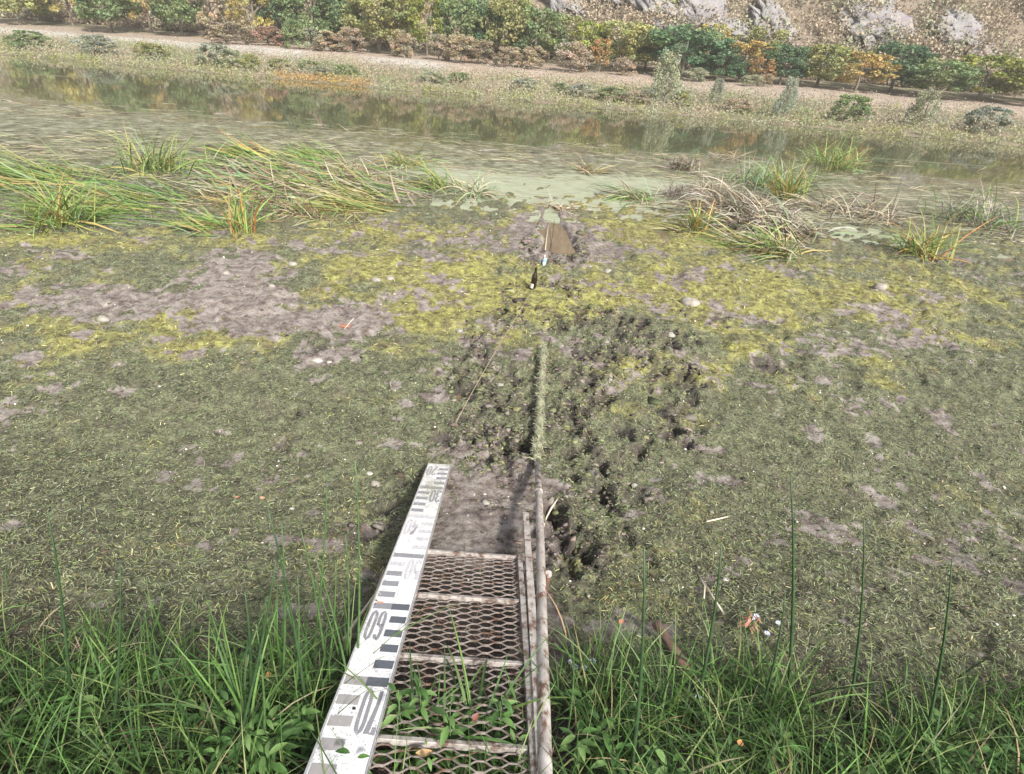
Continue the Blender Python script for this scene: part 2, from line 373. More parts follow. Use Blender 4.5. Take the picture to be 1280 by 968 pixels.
# ---------------------------------------------------------------- water
# far waterline through three pixels of the photograph
SA = at_z(255, 91, 0)[:2]; SB = at_z(989, 157, 0)[:2]
sdir = (SB-SA)/np.linalg.norm(SB-SA); ndir = np.array([-sdir[1], sdir[0]])
if ndir[1] < 0: ndir = -ndir
SO = at_z(622, 124, 0)[:2]
m, t, p = mat('river_water')
v = coord(t)
vs = coord(t, (.55, 1.5, 1)); vb = coord(t, (.12, .5, 1))
geo = t.nodes.new('ShaderNodeNewGeometry'); sx = t.nodes.new('ShaderNodeSeparateXYZ'); t.links.new(geo.outputs['Position'], sx.inputs[0])
Y = sx.outputs['Y']; X = sx.outputs['X']
nA = noise(t, 1.1, 6, .65, vs); nB = noise(t, 5, 6, .7, vs); nC = noise(t, 30, 4, .7, v); nD = noise(t, 1.0, 5, .6, vb)
# floating weed cover: thick at the edge of the mud, thinning to open water further out
cov = math_(t, 'SUBTRACT', 1.08, math_(t, 'MULTIPLY', math_(t, 'SUBTRACT', math_(t, 'SUBTRACT', Y, math_(t, 'MULTIPLY', X, -.12)), 12.0), .072), True)
near_ = math_(t, 'MULTIPLY', math_(t, 'SUBTRACT', Y, 10.9), 1.2, True); cov = math_(t, 'MULTIPLY', cov, near_)
cv = math_(t, 'ADD', math_(t, 'ADD', cov, math_(t, 'MULTIPLY', math_(t, 'SUBTRACT', nA, .5), 1.7)), math_(t, 'MULTIPLY', math_(t, 'SUBTRACT', nB, .5), 1.0))
fc = ramp(t, cv, [(.47, (0, 0, 0)), (.60, (1, 1, 1))])
lines = ramp(t, noise(t, 1.0, 4, .5, coord(t, (.06, 1.3, 1), (0, 0, -.05))), [(.66, (0, 0, 0)), (.70, (1, 1, 1))])
fc = mix(t, math_(t, 'MULTIPLY', math_(t, 'MULTIPLY', lines, .55), near_), fc, (1, 1, 1))
duck = mix(t, ramp(t, nB, [(.35, (0, 0, 0)), (.65, (1, 1, 1))]), (.21, .23, .155), (.33, .35, .265)); mats_ = ramp(t, math_(t, 'ADD', math_(t, 'MULTIPLY', nB, .45), math_(t, 'MULTIPLY', noise(t, 2.0, 9, .8, v), .55)), [(.38, (.025, .023, .016)), (.46, (.10, .10, .065)), (.54, (.22, .225, .155)), (.64, (.42, .43, .33))])
side = math_(t, 'ABSOLUTE', math_(t, 'SUBTRACT', X, .6)); fd = ramp(t, math_(t, 'ADD', math_(t, 'MULTIPLY', math_(t, 'SUBTRACT', math_(t, 'SUBTRACT', 17.9, Y), math_(t, 'MULTIPLY', math_(t, 'MAXIMUM', math_(t, 'SUBTRACT', side, 3.6), 0.0), 1.1)), .25), math_(t, 'SUBTRACT', math_(t, 'ADD', math_(t, 'MULTIPLY', nD, 2.0), math_(t, 'MULTIPLY', nB, 1.7)), 1.65)), [(.25, (0, 0, 0)), (.75, (1, 1, 1))])
wc = mix(t, fd, mats_, duck); base = mix(t, fc, mix(t, near_, (.16, .12, .08), (.095, .095, .055)), wc)
t.links.new(base, p.inputs['Base Color'])
rr = math_(t, 'ADD', .035, math_(t, 'MULTIPLY', fc, .6)); t.links.new(rr, p.inputs['Roughness'])
t.links.new(math_(t, 'SUBTRACT', .6, math_(t, 'MULTIPLY', fc, .45)), p.inputs['Specular IOR Level'])
wv = math_(t, 'ADD', math_(t, 'MULTIPLY', noise(t, 2.5, 3, .5, vs), .3), math_(t, 'MULTIPLY', fc, .8)); bump(t, p, wv, .05, .02)
xs = np.linspace(-150, 150, 61); yw = np.concatenate([np.linspace(2.2, 30, 30), np.linspace(34, 90, 20)])
gx, gy = np.meshgrid(xs, yw); idx = np.arange(gx.size).reshape(gx.shape)
Q = np.stack([idx[:-1, :-1], idx[:-1, 1:], idx[1:, 1:], idx[1:, :-1]], -1).reshape(-1, 4)
me = mesh_np('river_water', np.stack([gx.ravel(), gy.ravel(), gx.ravel()*0], 1), Q, m, smooth=True)
tag(link('river_water', me), kind='structure')

# ---------------------------------------------------------------- far bank and hillside
def bank_n(x, y): return (x-SO[0])*ndir[0]+(y-SO[1])*ndir[1]
def far_h(s_, n):
    wob = (fbm(s_*.12, n*.12, 61, 4)-.5)
    z = np.interp(n, [-4, -.6, 0.4, 3, 9, 13.5, 15.6, 20, 27, 30], [-1, -.12, .06, .22, .55, .75, 1.2, 1.35, 1.9, 2.8])
    z = z+wob*.35*sstep(1, 8, n)+(fbm(s_*1.1, n*1.1, 62, 3)-.5)*.12*sstep(0, 2, n)
    hill = np.maximum(n-28, 0); z = z+hill*.74+sstep(0, 12, hill)*(fbm(s_*.05, n*.05, 63, 4)-.5)*14*sstep(0, 30, hill)
    rock = np.abs(fbm(s_*.11, n*.03, 66, 4, .6)-.5); z = z+sstep(0, 8, hill)*(.5-rock)*3.0*sstep(0, 10, hill)
    return np.minimum(z, 48+wob*10)
def SN(s_, n): return SO[0]+sdir[0]*s_+ndir[0]*n, SO[1]+sdir[1]*s_+ndir[1]*n
def inv(x, y): return (x-SO[0])*sdir[0]+(y-SO[1])*sdir[1], (x-SO[0])*ndir[0]+(y-SO[1])*ndir[1]
sv = np.linspace(-190, 190, 520); nv = np.concatenate([np.linspace(-4, 30, 130), np.linspace(30.6, 140, 120)])
gs, gn = np.meshgrid(sv, nv); gs = gs.ravel(); gn = gn.ravel(); gzv = far_h(gs, gn); bx, by = SN(gs, gn)
idx = np.arange(gs.size).reshape(len(nv), len(sv)); Q = np.stack([idx[:-1, :-1], idx[:-1, 1:], idx[1:, 1:], idx[1:, :-1]], -1).reshape(-1, 4)
ppx, ppy, _ = proj(bx, by, gzv)
gravel = sstep(13.2, 13.8, gn)*sstep(16.3, 15.5, gn)*np.clip(sstep(395, 370, ppx)+sstep(445, 465, ppx)*sstep(575, 530, ppx), 0, 1)
dry = sstep(11.0, 13, gn+3*(fbm(gs*.3, gn*.3, 5)-.5))*sstep(24, 20, gn)
rk = sstep(680, 720, ppx)*sstep(.55, .60, fbm(gs*.09, gn*.045, 77, 5, .62)+.06*sstep(20, 70, ppx*0+40))*sstep(33, 37, gn)
m, t, p = mat('far_bank_soil'); v = coord(t)
n1 = noise(t, 1.6, 6, .65, v); n2 = noise(t, .35, 5, .6, v); n3 = noise(t, .9, 8, .7, coord(t, (1, 1, .5)))
herb = ramp(t, n1, [(.3, (.10, .115, .055)), (.5, (.22, .21, .12)), (.7, (.32, .27, .18))]); herb = mix(t, ramp(t, n2, [(.4, (0, 0, 0)), (.6, (.8, .8, .8))]), herb, (.28, .22, .16))
dryc = ramp(t, n1, [(.3, (.33, .26, .21)), (.7, (.42, .345, .28))]); grav = ramp(t, n1, [(.3, (.40, .365, .33)), (.7, (.52, .485, .45))])
rock = ramp(t, n3, [(.3, (.17, .165, .18)), (.5, (.38, .36, .37)), (.68, (.46, .45, .45))])
hillc = ramp(t, n1, [(.3, (.17, .14, .10)), (.7, (.30, .245, .19))])
c = mix(t, attr(t, 'dry'), herb, dryc); c = mix(t, attr(t, 'hill'), c, hillc); c = mix(t, attr(t, 'gravel'), c, grav)
c = mix(t, ramp(t, math_(t, 'ADD', attr(t, 'rock'), math_(t, 'MULTIPLY', math_(t, 'SUBTRACT', n1, .5), .5)), [(.35, (0, 0, 0)), (.6, (1, 1, 1))]), c, rock)
t.links.new(c, p.inputs['Base Color']); p.inputs['Roughness'].default_value = .9; bump(t, p, n3, 1, .6)
me = mesh_np('far_bank', np.stack([bx, by, gzv], 1), Q, m, smooth=True, attrs={'dry': dry, 'hill': sstep(24, 28, gn), 'gravel': gravel, 'rock': rk})
tag(link('far_bank', me), kind='structure')

def place(px, n):
    """world point on the far bank at distance n behind the waterline whose picture column is px"""
    lo, hi = -150., 150.
    for _ in range(50):
        mid = (lo+hi)/2; X_, Y_ = SN(mid, n); z_ = float(far_h(np.array([mid]), np.array([n]))[0]); q = proj(X_, Y_, z_)
        if q[2] > .1 and q[0] < px: lo = mid
        elif q[2] <= .1: lo, hi = (lo, mid) if mid > 0 else (mid, hi)
        else: hi = mid
    return np.array([X_, Y_, z_-.05])

# ---------------------------------------------------------------- trees and shrubs: unit-sized kinds, scaled per copy
bark = simple('bark', (.12, .10, .08), (.26, .22, .18), 14, .9, sc=(1, 1, .3), bd=.02)
def crown_pts(kind, r):
    P = []; Cc = []
    ncl = dict(round=78, loose=56, shrub=54, willow=50)[kind]
    for k in range(ncl):
        a = r.uniform(0, 2*math.pi)
        if kind == 'shrub': h = r.uniform(.05, .85)**.8; rad = .46*math.sqrt(max(.02, 1-((h-.25)/.72)**2))
        elif kind == 'willow': h = r.uniform(.1, .95); rad = .42*(1-.75*h)+.06
        else: h = r.uniform(.26, .92); rad = .48*math.sqrt(max(.03, 1-((h-.56)/.42)**2))
        q = rad*math.sqrt(r.uniform(.25, 1)); c = np.array([q*math.cos(a), q*math.sin(a), h])
        n = int(r.uniform(44, 78)*(1.25 if kind != 'loose' else .85)); sg = r.uniform(.04, .075)*(.8 if kind == 'loose' else 1)
        d = r.normal(size=(n, 3)); d /= np.linalg.norm(d, axis=1)[:, None]; d *= (r.uniform(.2, 1, n)**.5*sg*1.7)[:, None]
        d[:, 2] *= (1.9 if kind == 'willow' else .75)
        P.append(c+d); Cc.append(np.tile(r.uniform(.72, 1.28)*np.array([1+r.normal(0, .07), 1, 1+r.normal(0, .08)]), (n, 1)))
    return np.concatenate(P), np.concatenate(Cc)
KINDS = {}
for kind in ('round', 'loose', 'shrub', 'willow'):
    for sd_ in range(3):
        r = np.random.default_rng(100+sd_+hash(kind[0]) % 1 + ord(kind[0]))
        P, cc = crown_pts(kind, r); V, Qd = leafquads(P, rng.uniform(.025, .062, len(P))*(.85 if kind == 'willow' else 1), aspect=.8)
        cme = mesh_np(kind+'_crown', V, Qd, CROWN, np.repeat(cc*rng.uniform(.9, 1.1, (len(P), 1)), 4, 0))
        mb = MB(); hh_ = .5 if kind in ('round', 'loose') else .2
        mb.tube([(0, 0, -.03), (.01, .005, hh_*.5), (0.0, -.01, hh_), (.01, 0, .8)], [.026, .02, .015, .005], 6)
        for k in range(7):
            a = r.uniform(0, 6.28); z0 = hh_*r.uniform(.35, 1.1); e = .36; z1 = min(.9, z0+r.uniform(.15, .35))
            mb.tube([(0, 0, z0), (e*.5*math.cos(a), e*.5*math.sin(a), z0+(z1-z0)*.6), (e*math.cos(a), e*math.sin(a), z1)], [.011, .007, .002], 4, False)
        tr = mb.build('trunk', bark); tme = tr.data; bpy.data.objects.remove(tr)
        KINDS.setdefault(kind, []).append((cme, tme))
PAL = dict(green=(.21, .28, .13), dark=(.12, .20, .11), olive=(.31, .32, .14), yellow=(.46, .41, .16), gold=(.42, .33, .13), orange=(.44, .29, .14), beige=(.40, .34, .24),
           brown=(.34, .29, .21), pale=(.36, .38, .26), grey=(.31, .34, .27), red=(.36, .24, .18), pinkish=(.40, .33, .25), lime=(.30, .34, .09))
def tree(kind, var, base, hgt, wid, colr, name, label, cat, group):
    e = link(name, None, None, tuple(base)); tag(e, label, cat, group); e.empty_display_size = .3
    e.rotation_euler.z = rng.uniform(0, 6.28); e.scale = (wid, wid, hgt)
    cme, tme = KINDS[kind][var % 3]
    c_ = link('crown', cme, e); c_.color = tuple(np.array(PAL[colr])*rng.uniform(.93, 1.07))+(1,)
    link('trunk' if kind != 'shrub' else 'stem', tme, e)
    return e
def tree_px(px, n, top, wpx, kind, colr, name, label, cat='tree', group='trees along the foot of the far hillside', var=None):
    top = top-(9 if (kind == 'shrub' and n > 12) else 4 if kind == 'shrub' else 0); b_ = place(px, n); d = math.hypot(b_[0], b_[1]); dv = ray(px, top); t_ = math.hypot(dv[0], dv[1]); topz = CAMZ+dv[2]*d/t_
    dep = np.dot(b_-CAM, f0)
    return tree(kind, rng.integers(0, 3) if var is None else var, b_, max(.8, topz-b_[2])*(1.3 if kind in ('round', 'loose') else .85 if kind == 'shrub' else 1.0), wpx/F*dep*(1.45 if kind in ('round', 'loose') else 1.15), colr, name, label, cat, group)
TR = [  # px, n, top py, width px, kind, colour, label
 (268, 23, -14, 44, 'loose', 'beige', 'beige half-bare tree at the far left above the pale gravel track'),
 (320, 21, -12, 44, 'loose', 'yellow', 'tall yellow-leaved tree standing behind the gravel track on the left'),
 (350, 24, -10, 40, 'round', 'dark', 'dark green tree just right of the tall yellow tree'),
 (392, 22, -6, 56, 'round', 'green', 'broad mid green tree behind the gap in the gravel track'),
 (412, 26, -22, 44, 'loose', 'gold', 'golden crown showing above the broad mid green tree'),
 (438, 24, 4, 40, 'round', 'dark', 'dark green tree between the broad green one and the olive one'),
 (474, 21, 4, 62, 'round', 'olive', 'big olive tree with yellowing side beside the gravel track'),
 (508, 23, -4, 40, 'loose', 'yellow', 'pale yellow tree touching the right side of the big olive tree'),
 (534, 21, 6, 40, 'loose', 'lime', 'bright yellow-green tree behind reddish brown bushes'),
 (572, 22, 10, 48, 'round', 'green', 'green tree right of the bright yellow-green one'),
 (604, 23, 14, 40, 'round', 'dark', 'deep green tree left of the middle of the wooded bank'),
 (634, 22, 10, 50, 'round', 'olive', 'olive green tree below the first pale rock face'),
 (668, 22, 24, 48, 'round', 'green', 'dense tree with a dark hollow in its crown behind beige bushes'),
 (700, 25, 30, 46, 'loose', 'olive', 'loose olive tree rising behind a grey beige shrub'),
 (734, 21, 38, 38, 'loose', 'lime', 'yellow-green tree next to a small orange one'),
 (749, 19, 56, 22, 'loose', 'orange', 'small bright orange tree at the edge of the dry grass'),
 (776, 21, 40, 62, 'round', 'olive', 'wide olive tree under the red shrubs of the slope'),
 (806, 23, 46, 40, 'round', 'green', 'green tree between the wide olive tree and the dark round one'),
 (852, 20, 46, 72, 'round', 'dark', 'largest dark green round tree on the right behind the pale willow'),
 (898, 19, 74, 44, 'round', 'dark', 'low dark green tree behind the small grey-green sapling'),
 (884, 25, 42, 40, 'loose', 'yellow', 'thin pale yellow tree rising above the dark round trees'),
 (924, 21, 60, 58, 'loose', 'gold', 'wide brownish gold tree on the right of the dark trees'),
 (948, 19, 78, 26, 'loose', 'orange', 'orange bush-like tree in front of the brownish gold tree'),
 (974, 20, 66, 42, 'round', 'dark', 'dark green tree at the right edge of the photo'),
 (946, 26, 46, 50, 'loose', 'olive', 'tall thin olive tree behind the brownish gold tree'),
 (30, 22, -22, 60, 'round', 'olive', 'olive tree far left of the yellow tree'), (92, 23, -26, 50, 'loose', 'yellow', 'yellow tree in the left end of the wood'),
 (140, 21, -16, 58, 'round', 'green', 'green tree in the left end of the wood'), (190, 23, -20, 48, 'loose', 'gold', 'golden tree near the start of the gravel track'),
 (228, 22, -10, 46, 'round', 'green', 'green tree right of the golden tree near the gravel track'),
 (1020, 21, 66, 54, 'round', 'olive', 'olive tree right of the dark green tree'), (1068, 20, 74, 56, 'loose', 'gold', 'golden tree in the right part of the wood'),
 (1112, 22, 66, 60, 'round', 'dark', 'dark green tree in the right part of the wood'), (1166, 20, 84, 60, 'round', 'green', 'mid green tree near the right end of the wood'),
 (1222, 21, 80, 70, 'loose', 'lime', 'yellow-green tree near the right end of the wood'), (1284, 21, 84, 76, 'round', 'olive', 'olive tree last at the right end of the wood')]
for px, n, top, wpx, kind, colr, lab in TR: tree_px(px, n, top, wpx, kind, colr, 'broadleaf_tree', lab)
SH = [
 (368, 16.5, 22, 26, 'shrub', 'green', 'small rounded green shrub in front of the trees at the gravel gap'),
 (388, 17.5, 34, 30, 'shrub', 'pale', 'pale green shrub right of the small rounded green shrub'),
 (415, 17, 40, 38, 'shrub', 'beige', 'beige leafless bush beside the gravel gap'),
 (440, 17.5, 34, 34, 'shrub', 'pinkish', 'pinkish grey bush between the two gravel stretches'),
 (503, 18, 36, 30, 'shrub', 'beige', 'tan bush at the foot of the big olive tree'),
 (548, 17.5, 42, 34, 'shrub', 'brown', 'reddish brown bush left one of a pair above the gravel'),
 (576, 17, 42, 40, 'shrub', 'beige', 'greyish tan bush right one of a pair above the gravel'),
 (602, 18, 50, 34, 'shrub', 'brown', 'brown thicket beside the tan bushes in the middle'),
 (636, 17.5, 60, 34, 'shrub', 'beige', 'low beige bush left of the middle of the dry grass'),
 (664, 17.5, 58, 36, 'shrub', 'beige', 'beige bush next to the grey beige shrub'),
 (712, 17, 50, 48, 'shrub', 'pinkish', 'large grey beige shrub at the edge of the dry grass'),
 (780, 17, 74, 28, 'shrub', 'pinkish', 'small pinkish shrub under the wide olive tree'),
 (868, 17, 88, 28, 'shrub', 'pale', 'light green shrub right of the willow'),
 (938, 16, 98, 26, 'shrub', 'pale', 'pale shrub at the foot of the orange tree'),
 (955, 17, 96, 20, 'shrub', 'beige', 'dry beige shrub near the right edge of the photo'),
 (288, 17, 28, 60, 'shrub', 'brown', 'dark reddish thicket above the left gravel stretch'),
 (335, 18, 34, 40, 'shrub', 'red', 'low red-brown brush under the yellow tree'),
 (270, 3.5, 50, 40, 'shrub', 'grey', 'grey-green willow bush at the left end of the waterline'),
 (292, 3.0, 58, 30, 'shrub', 'pale', 'pale bush right of the grey-green willow bush by the water'),
 (312, 3.2, 66, 28, 'shrub', 'olive', 'olive bush by the water right of the pale one'),
 (828, 4.5, 66, 44, 'willow', 'pale', 'pale green upright willow alone on the grassy strip'),
 (812, 4, 108, 28, 'shrub', 'grey', 'low grey-green shrub at the foot of the upright willow'),
 (850, 4, 112, 26, 'shrub', 'olive', 'low olive shrub right of the upright willow'),
 (893, 5, 98, 20, 'willow', 'grey', 'slim grey-green sapling on the grassy strip'),
 (978, 2.5, 98, 28, 'willow', 'grey', 'grey-green willow by the water at the right edge of the photo'),
 (390, 5, 76, 34, 'shrub', 'green', 'deep green shrub on the bank above the orange weeds'),
 (432, 5, 82, 30, 'shrub', 'green', 'green shrub right of the deep green one above orange weeds'),
 (404, 3, 82, 26, 'shrub', 'grey', 'bluish grey shrub between two green shrubs'),
 (350, 4.5, 74, 30, 'shrub', 'olive', 'olive shrub left of the deep green shrubs on the bank'),
 (574, 5, 90, 26, 'shrub', 'green', 'small bright green shrub on the middle of the bank'),
 (540, 4.5, 90, 36, 'shrub', 'pale', 'pale weedy shrub left of the small bright green shrub'),
 (765, 3.5, 108, 40, 'shrub', 'green', 'dark green shrub by the water left of the willow'),
 (728, 4, 104, 34, 'shrub', 'grey', 'greyish shrub by the water in the middle right'),
 (700, 5, 104, 22, 'shrub', 'green', 'round green shrub on the grassy strip left of the greyish one'),
 (655, 5, 98, 36, 'shrub', 'grey', 'dusty green shrub above the middle of the waterline'),
 (790, 3, 118, 40, 'shrub', 'brown', 'purplish brown weeds clump left of the willow foot'),
 (920, 3, 122, 36, 'shrub', 'pinkish', 'dry pinkish clump on the right waterline'),
 (120, 3.5, 40, 46, 'shrub', 'grey', 'grey-green bush on the left stretch of the waterline'), (190, 4, 52, 40, 'shrub', 'olive', 'olive bush left of the willow bushes'),
 (40, 3.5, 36, 50, 'shrub', 'green', 'green bush far left on the waterline'), (1060, 3.5, 112, 46, 'shrub', 'green', 'green bush on the right stretch of the waterline'),
 (1150, 4, 112, 44, 'willow', 'pale', 'pale willow on the right stretch of the waterline'), (1230, 3.5, 126, 50, 'shrub', 'grey', 'grey-green bush far right on the waterline')]
for px, n, top, wpx, kind, colr, lab in SH:
    tree_px(px, n, top, wpx, kind, colr, 'shrub' if kind == 'shrub' else 'willow', lab, 'shrub' if kind == 'shrub' else 'tree', 'shrubs on the far bank')
# pale rock faces breaking through the slope
rockm = simple('cliff_rock', (.17, .165, .17), (.38, .365, .36), 1.2, .9, bs=1, bd=.3, c3=(.22, .20, .22), s3=.6, thr=(.5, .62))
def outcrop(px, py, wpx, hpx, label, n0=34, tilt=.3):
    nn = n0
    for nn in np.arange(29, 110, .5):           # where the line of sight meets the slope
        b_ = place(px, nn)
        if proj(*b_)[1] < py: break
    dep = np.dot(b_-CAM, f0); W = wpx/F*dep/2; Hh = hpx/F*dep/2
    P = []; F_ = []; na, nb_ = 44, 30
    for i in range(nb_+1):
        for j in range(na):
            a = 2*math.pi*j/na; ph = -math.pi/2+math.pi*i/nb_
            P.append((math.cos(ph)*math.cos(a), math.cos(ph)*math.sin(a), math.sin(ph)))
    P = np.array(P); k = fbm(P[:, 0]*2.5+px*.1, P[:, 2]*5+P[:, 1]*2, int(px), 4, .65); st = np.abs(fbm(P[:, 0]*7+px, P[:, 2]*1.5, 3, 3)-.5)
    P = np.sign(P)*np.abs(P)**.75; P = P*(0.55+1.1*k-1.1*st+.25*(vnoise(P[:, 0]*9, P[:, 2]*9+px, 4)-.5))[:, None]
    P = np.round(P*6)/6*.6+P*.4; V = P*np.array([W*.8, 1.1, Hh]); V[:, 0] += -tilt*V[:, 2]; V[:, 1] += V[:, 2]*.9
    ang = math.atan2(sdir[1], sdir[0]); V = np.stack([V[:, 0]*math.cos(ang)-V[:, 1]*math.sin(ang), V[:, 0]*math.sin(ang)+V[:, 1]*math.cos(ang), V[:, 2]], 1)
    Q_ = [(i*na+j, i*na+(j+1) % na, (i+1)*na+(j+1) % na, (i+1)*na+j) for i in range(nb_) for j in range(na)]
    o = link('rock_outcrop', mesh_np('rock_outcrop', V, Q_, rockm), None, tuple(b_+np.array([0, 0, .3])))
    tag(o, label, 'rock', 'pale rock faces on the hillside')
for a in ((704, 4, 52, 60, 'pale rock face above the middle of the wood, leftmost of four', 34, .9), (812, 8, 60, 70, 'tall white rock face slanting down behind the reddish shrubs', 34, .9),
          (880, 26, 78, 56, 'bluish grey rock face above the darkest trees', 34, .7), (966, 44, 54, 56, 'grey rock face at the right edge of the photo', 34, .6), (912, 44, 50, 30, 'low grey ledge right of the bluish grey rock face', 34, .5),
          (752, -4, 56, 40, 'small grey rock face at the top between the two pale ones', 34, .8), (1090, 34, 90, 60, 'rock face above the right part of the wood', 34, .6), (1200, 50, 70, 46, 'low rock face above the right end of the wood', 34, .6)): outcrop(*a)
# scrub that covers the hillside as one mass
k = 0; Pn = []; Cn = []; Sn = []
sc_s = rng.uniform(-85, 85, 6800); sc_n = 27+rng.uniform(0, 1, 6800)**2.2*72
rr_ = fbm(sc_s*.09, sc_n*.045, 77, 5, .62)
keep = (rr_ < .60) | (proj(*SN(sc_s, sc_n), far_h(sc_s, sc_n))[0] < 680); sc_s = sc_s[keep]; sc_n = sc_n[keep]; sx_, sy_ = SN(sc_s, sc_n); sz_ = far_h(sc_s, sc_n)
ok = (np.abs(proj(sx_, sy_, sz_)[0]-640) < 900); sx_, sy_, sz_, sc_n = sx_[ok], sy_[ok], sz_[ok], sc_n[ok]
hc = np.array([PAL[q] for q in ('pinkish', 'beige', 'beige', 'olive', 'pinkish', 'beige', 'pinkish', 'pale', 'pinkish', 'brown', 'beige')])
patch = (fbm(sx_*.08, sy_*.08, 9, 3)*14).astype(int)
for i in range(len(sx_)):
    nq = 90 if sc_n[i] < 42 else 26 if sc_n[i] < 60 else 14
    rad = rng.uniform(.8, 1.7)*(1 if sc_n[i] < 60 else 1.4); d = rng.normal(size=(nq, 3)); d /= np.linalg.norm(d, axis=1)[:, None]; d *= (rng.uniform(.3, 1, nq)**.5)[:, None]*rad
    d[:, 2] = np.abs(d[:, 2])*1.1
    Pn.append(d+(sx_[i], sy_[i], sz_[i])); ci = hc[(patch[i]+rng.integers(0, 4)) % len(hc)]*rng.uniform(.8, 1.2)
    Cn.append(np.tile(ci, (nq, 1))*rng.uniform(.92, 1.08, (nq, 1))); Sn.append(np.full(nq, rad*(.19 if sc_n[i] < 42 else .42 if sc_n[i] < 60 else .6)))
Pn = np.concatenate(Pn); V, Qd = leafquads(Pn, np.concatenate(Sn), aspect=.8)
tag(link('hillside_scrub', mesh_np('hillside_scrub', V, Qd, LEAF, np.repeat(np.concatenate(Cn), 4, 0))), 'mass of autumn coloured scrub covering the far hillside', 'scrub', kind='stuff')
# weeds along the far bank
nW = 3600; ws = rng.uniform(-75, 75, nW); wn = rng.uniform(0, 1, nW)**1.3*13.5; wx_, wy_ = SN(ws, wn); wz = far_h(ws, wn); wp = proj(wx_, wy_, wz)
g = fbm(ws*.13, wn*.25, 31, 4); Pn = []; Cn = []; Sn = []
for i in range(nW):
    if abs(wp[0][i]-640) > 760: continue
    c_ = PAL['green'] if g[i] < .42 else PAL['grey'] if g[i] < .5 else PAL['beige'] if g[i] < .6 else PAL['pale']
    r_ = rng.uniform()
    if r_ < .05: c_ = PAL['lime']
    elif r_ < .35: c_ = PAL['pinkish']
    elif r_ < .5: c_ = PAL['beige']
    if wn[i] < 1.8: c_ = PAL['olive'] if r_ < .5 else PAL['pale'] if r_ < .8 else PAL['beige']
    if wn[i] < 2.4 and 345 < wp[0][i] < 465: c_ = (.42, .28, .12) if r_ < .6 else PAL['gold']
    nq = 38; sg = rng.uniform(.22, .62)*(1 if wn[i] > 1.8 else .55); d = rng.normal(size=(nq, 3))*sg*np.array([1.1, 1.1, .7]); d[:, 2] = np.abs(d[:, 2])
    Pn.append(d+(wx_[i], wy_[i], wz[i])); Cn.append(np.tile(c_, (nq, 1))*rng.uniform(.75, 1.25, (nq, 1))); Sn.append(np.full(nq, .125))
Pn = np.concatenate(Pn); V, Qd = leafquads(Pn, np.concatenate(Sn), aspect=.5)
tag(link('bank_weeds', mesh_np('bank_weeds', V, Qd, LEAF, np.repeat(np.concatenate(Cn), 4, 0))), 'low mixed weeds covering the far bank above the waterline', 'weeds', kind='stuff')
# ---------------------------------------------------------------- floating dead stalks beyond the mud
nF = 20000
fy_ = 12.2+rng.uniform(0, 1, nF)**1.25*15; fx_ = rng.uniform(-1, 1, nF)*(fy_*.98+1)
dn = fbm(fx_*.35, fy_*.9, 51, 4); keepm = (dn > .42+.020*(fy_-12)) & (fy_ < 24) & ~((fy_ < 15.5) & (np.abs(fx_-.6) < 2.2) & (rng.uniform(size=nF) < .93)); fx_, fy_ = fx_[keepm], fy_[keepm]; nF = len(fx_)
P = np.stack([fx_, fy_, np.maximum(gz(fx_, fy_), 0)+rng.uniform(.004, .03, nF)], 1)
az = rng.normal(0, .45, nF)+math.pi*(rng.uniform(size=nF) > .5)
V, Q = strips(P, az, rng.normal(.05, .09, nF), rng.normal(-.05, .05, nF), rng.uniform(.15, .8, nF), rng.uniform(.008, .022, nF), 3, rng.normal(0, .7, nF), clampz=lambda a, b_: 0*a+.006)
cc = pal([(.26, .23, .17), (.36, .33, .27), (.16, .13, .10), (.24, .25, .13), (.07, .06, .045), (.30, .27, .17)], nF)
tag(link('floating_stalks', mesh_np('floating_stalks', V, Q, STRAND, rep(cc, 3))), 'scattered dead stalks floating flat on the shallow water', 'debris', kind='stuff')
# stringy algae lying over the mud
nS = 190000
tt = rng.uniform(math.atan(1.15/CAMZ), math.atan(13.5/CAMZ), nS); ay = CAMZ*np.tan(tt); ax = rng.uniform(-1, 1, nS)*(ay*.98+1.6)
am, ayl, afar = masks(ax, ay, gz(ax, ay)); fw_ = footmask(ax, ay)[1]
keepm = (gz(ax, ay) > .004) & (rng.uniform(size=nS) > am*.9) & (rng.uniform(size=nS) > fw_*.85) & ~((ay < 2.9) & (np.abs(ax-.1) < .45) & (rng.uniform(size=nS) < .8)); ax, ay, ayl, am = ax[keepm], ay[keepm], ayl[keepm], am[keepm]; nS = len(ax)
P = np.stack([ax, ay, gz(ax, ay)+rng.uniform(.001, .012, nS)], 1); dist = np.sqrt(ay**2+8)
V, Q = strips(P, rng.uniform(0, 6.28, nS), rng.normal(.1, .3, nS), rng.normal(-.3, .5, nS), rng.uniform(.012, .036, nS)*(.6+dist*.13), rng.uniform(.0014, .0032, nS)*(.2+dist*.27), 2, rng.normal(0, .6, nS), False, clampz=None)
yy = (ayl+rng.normal(0, .18, nS) > .42)
cc = np.where(yy[:, None], pal([(.36, .35, .13), (.26, .25, .09), (.48, .46, .24), (.24, .18, .10), (.10, .09, .05), (.14, .13, .06)], nS), pal([(.18, .205, .115), (.10, .115, .065), (.25, .28, .17), (.10, .08, .055), (.20, .21, .135), (.025, .025, .018), (.18, .225, .08)], nS))
tag(link('algae_mat', mesh_np('algae_mat', V, Q, STRAND, rep(cc, 2))), 'stringy green and yellow algae left lying over the drained mud', 'algae', kind='stuff')
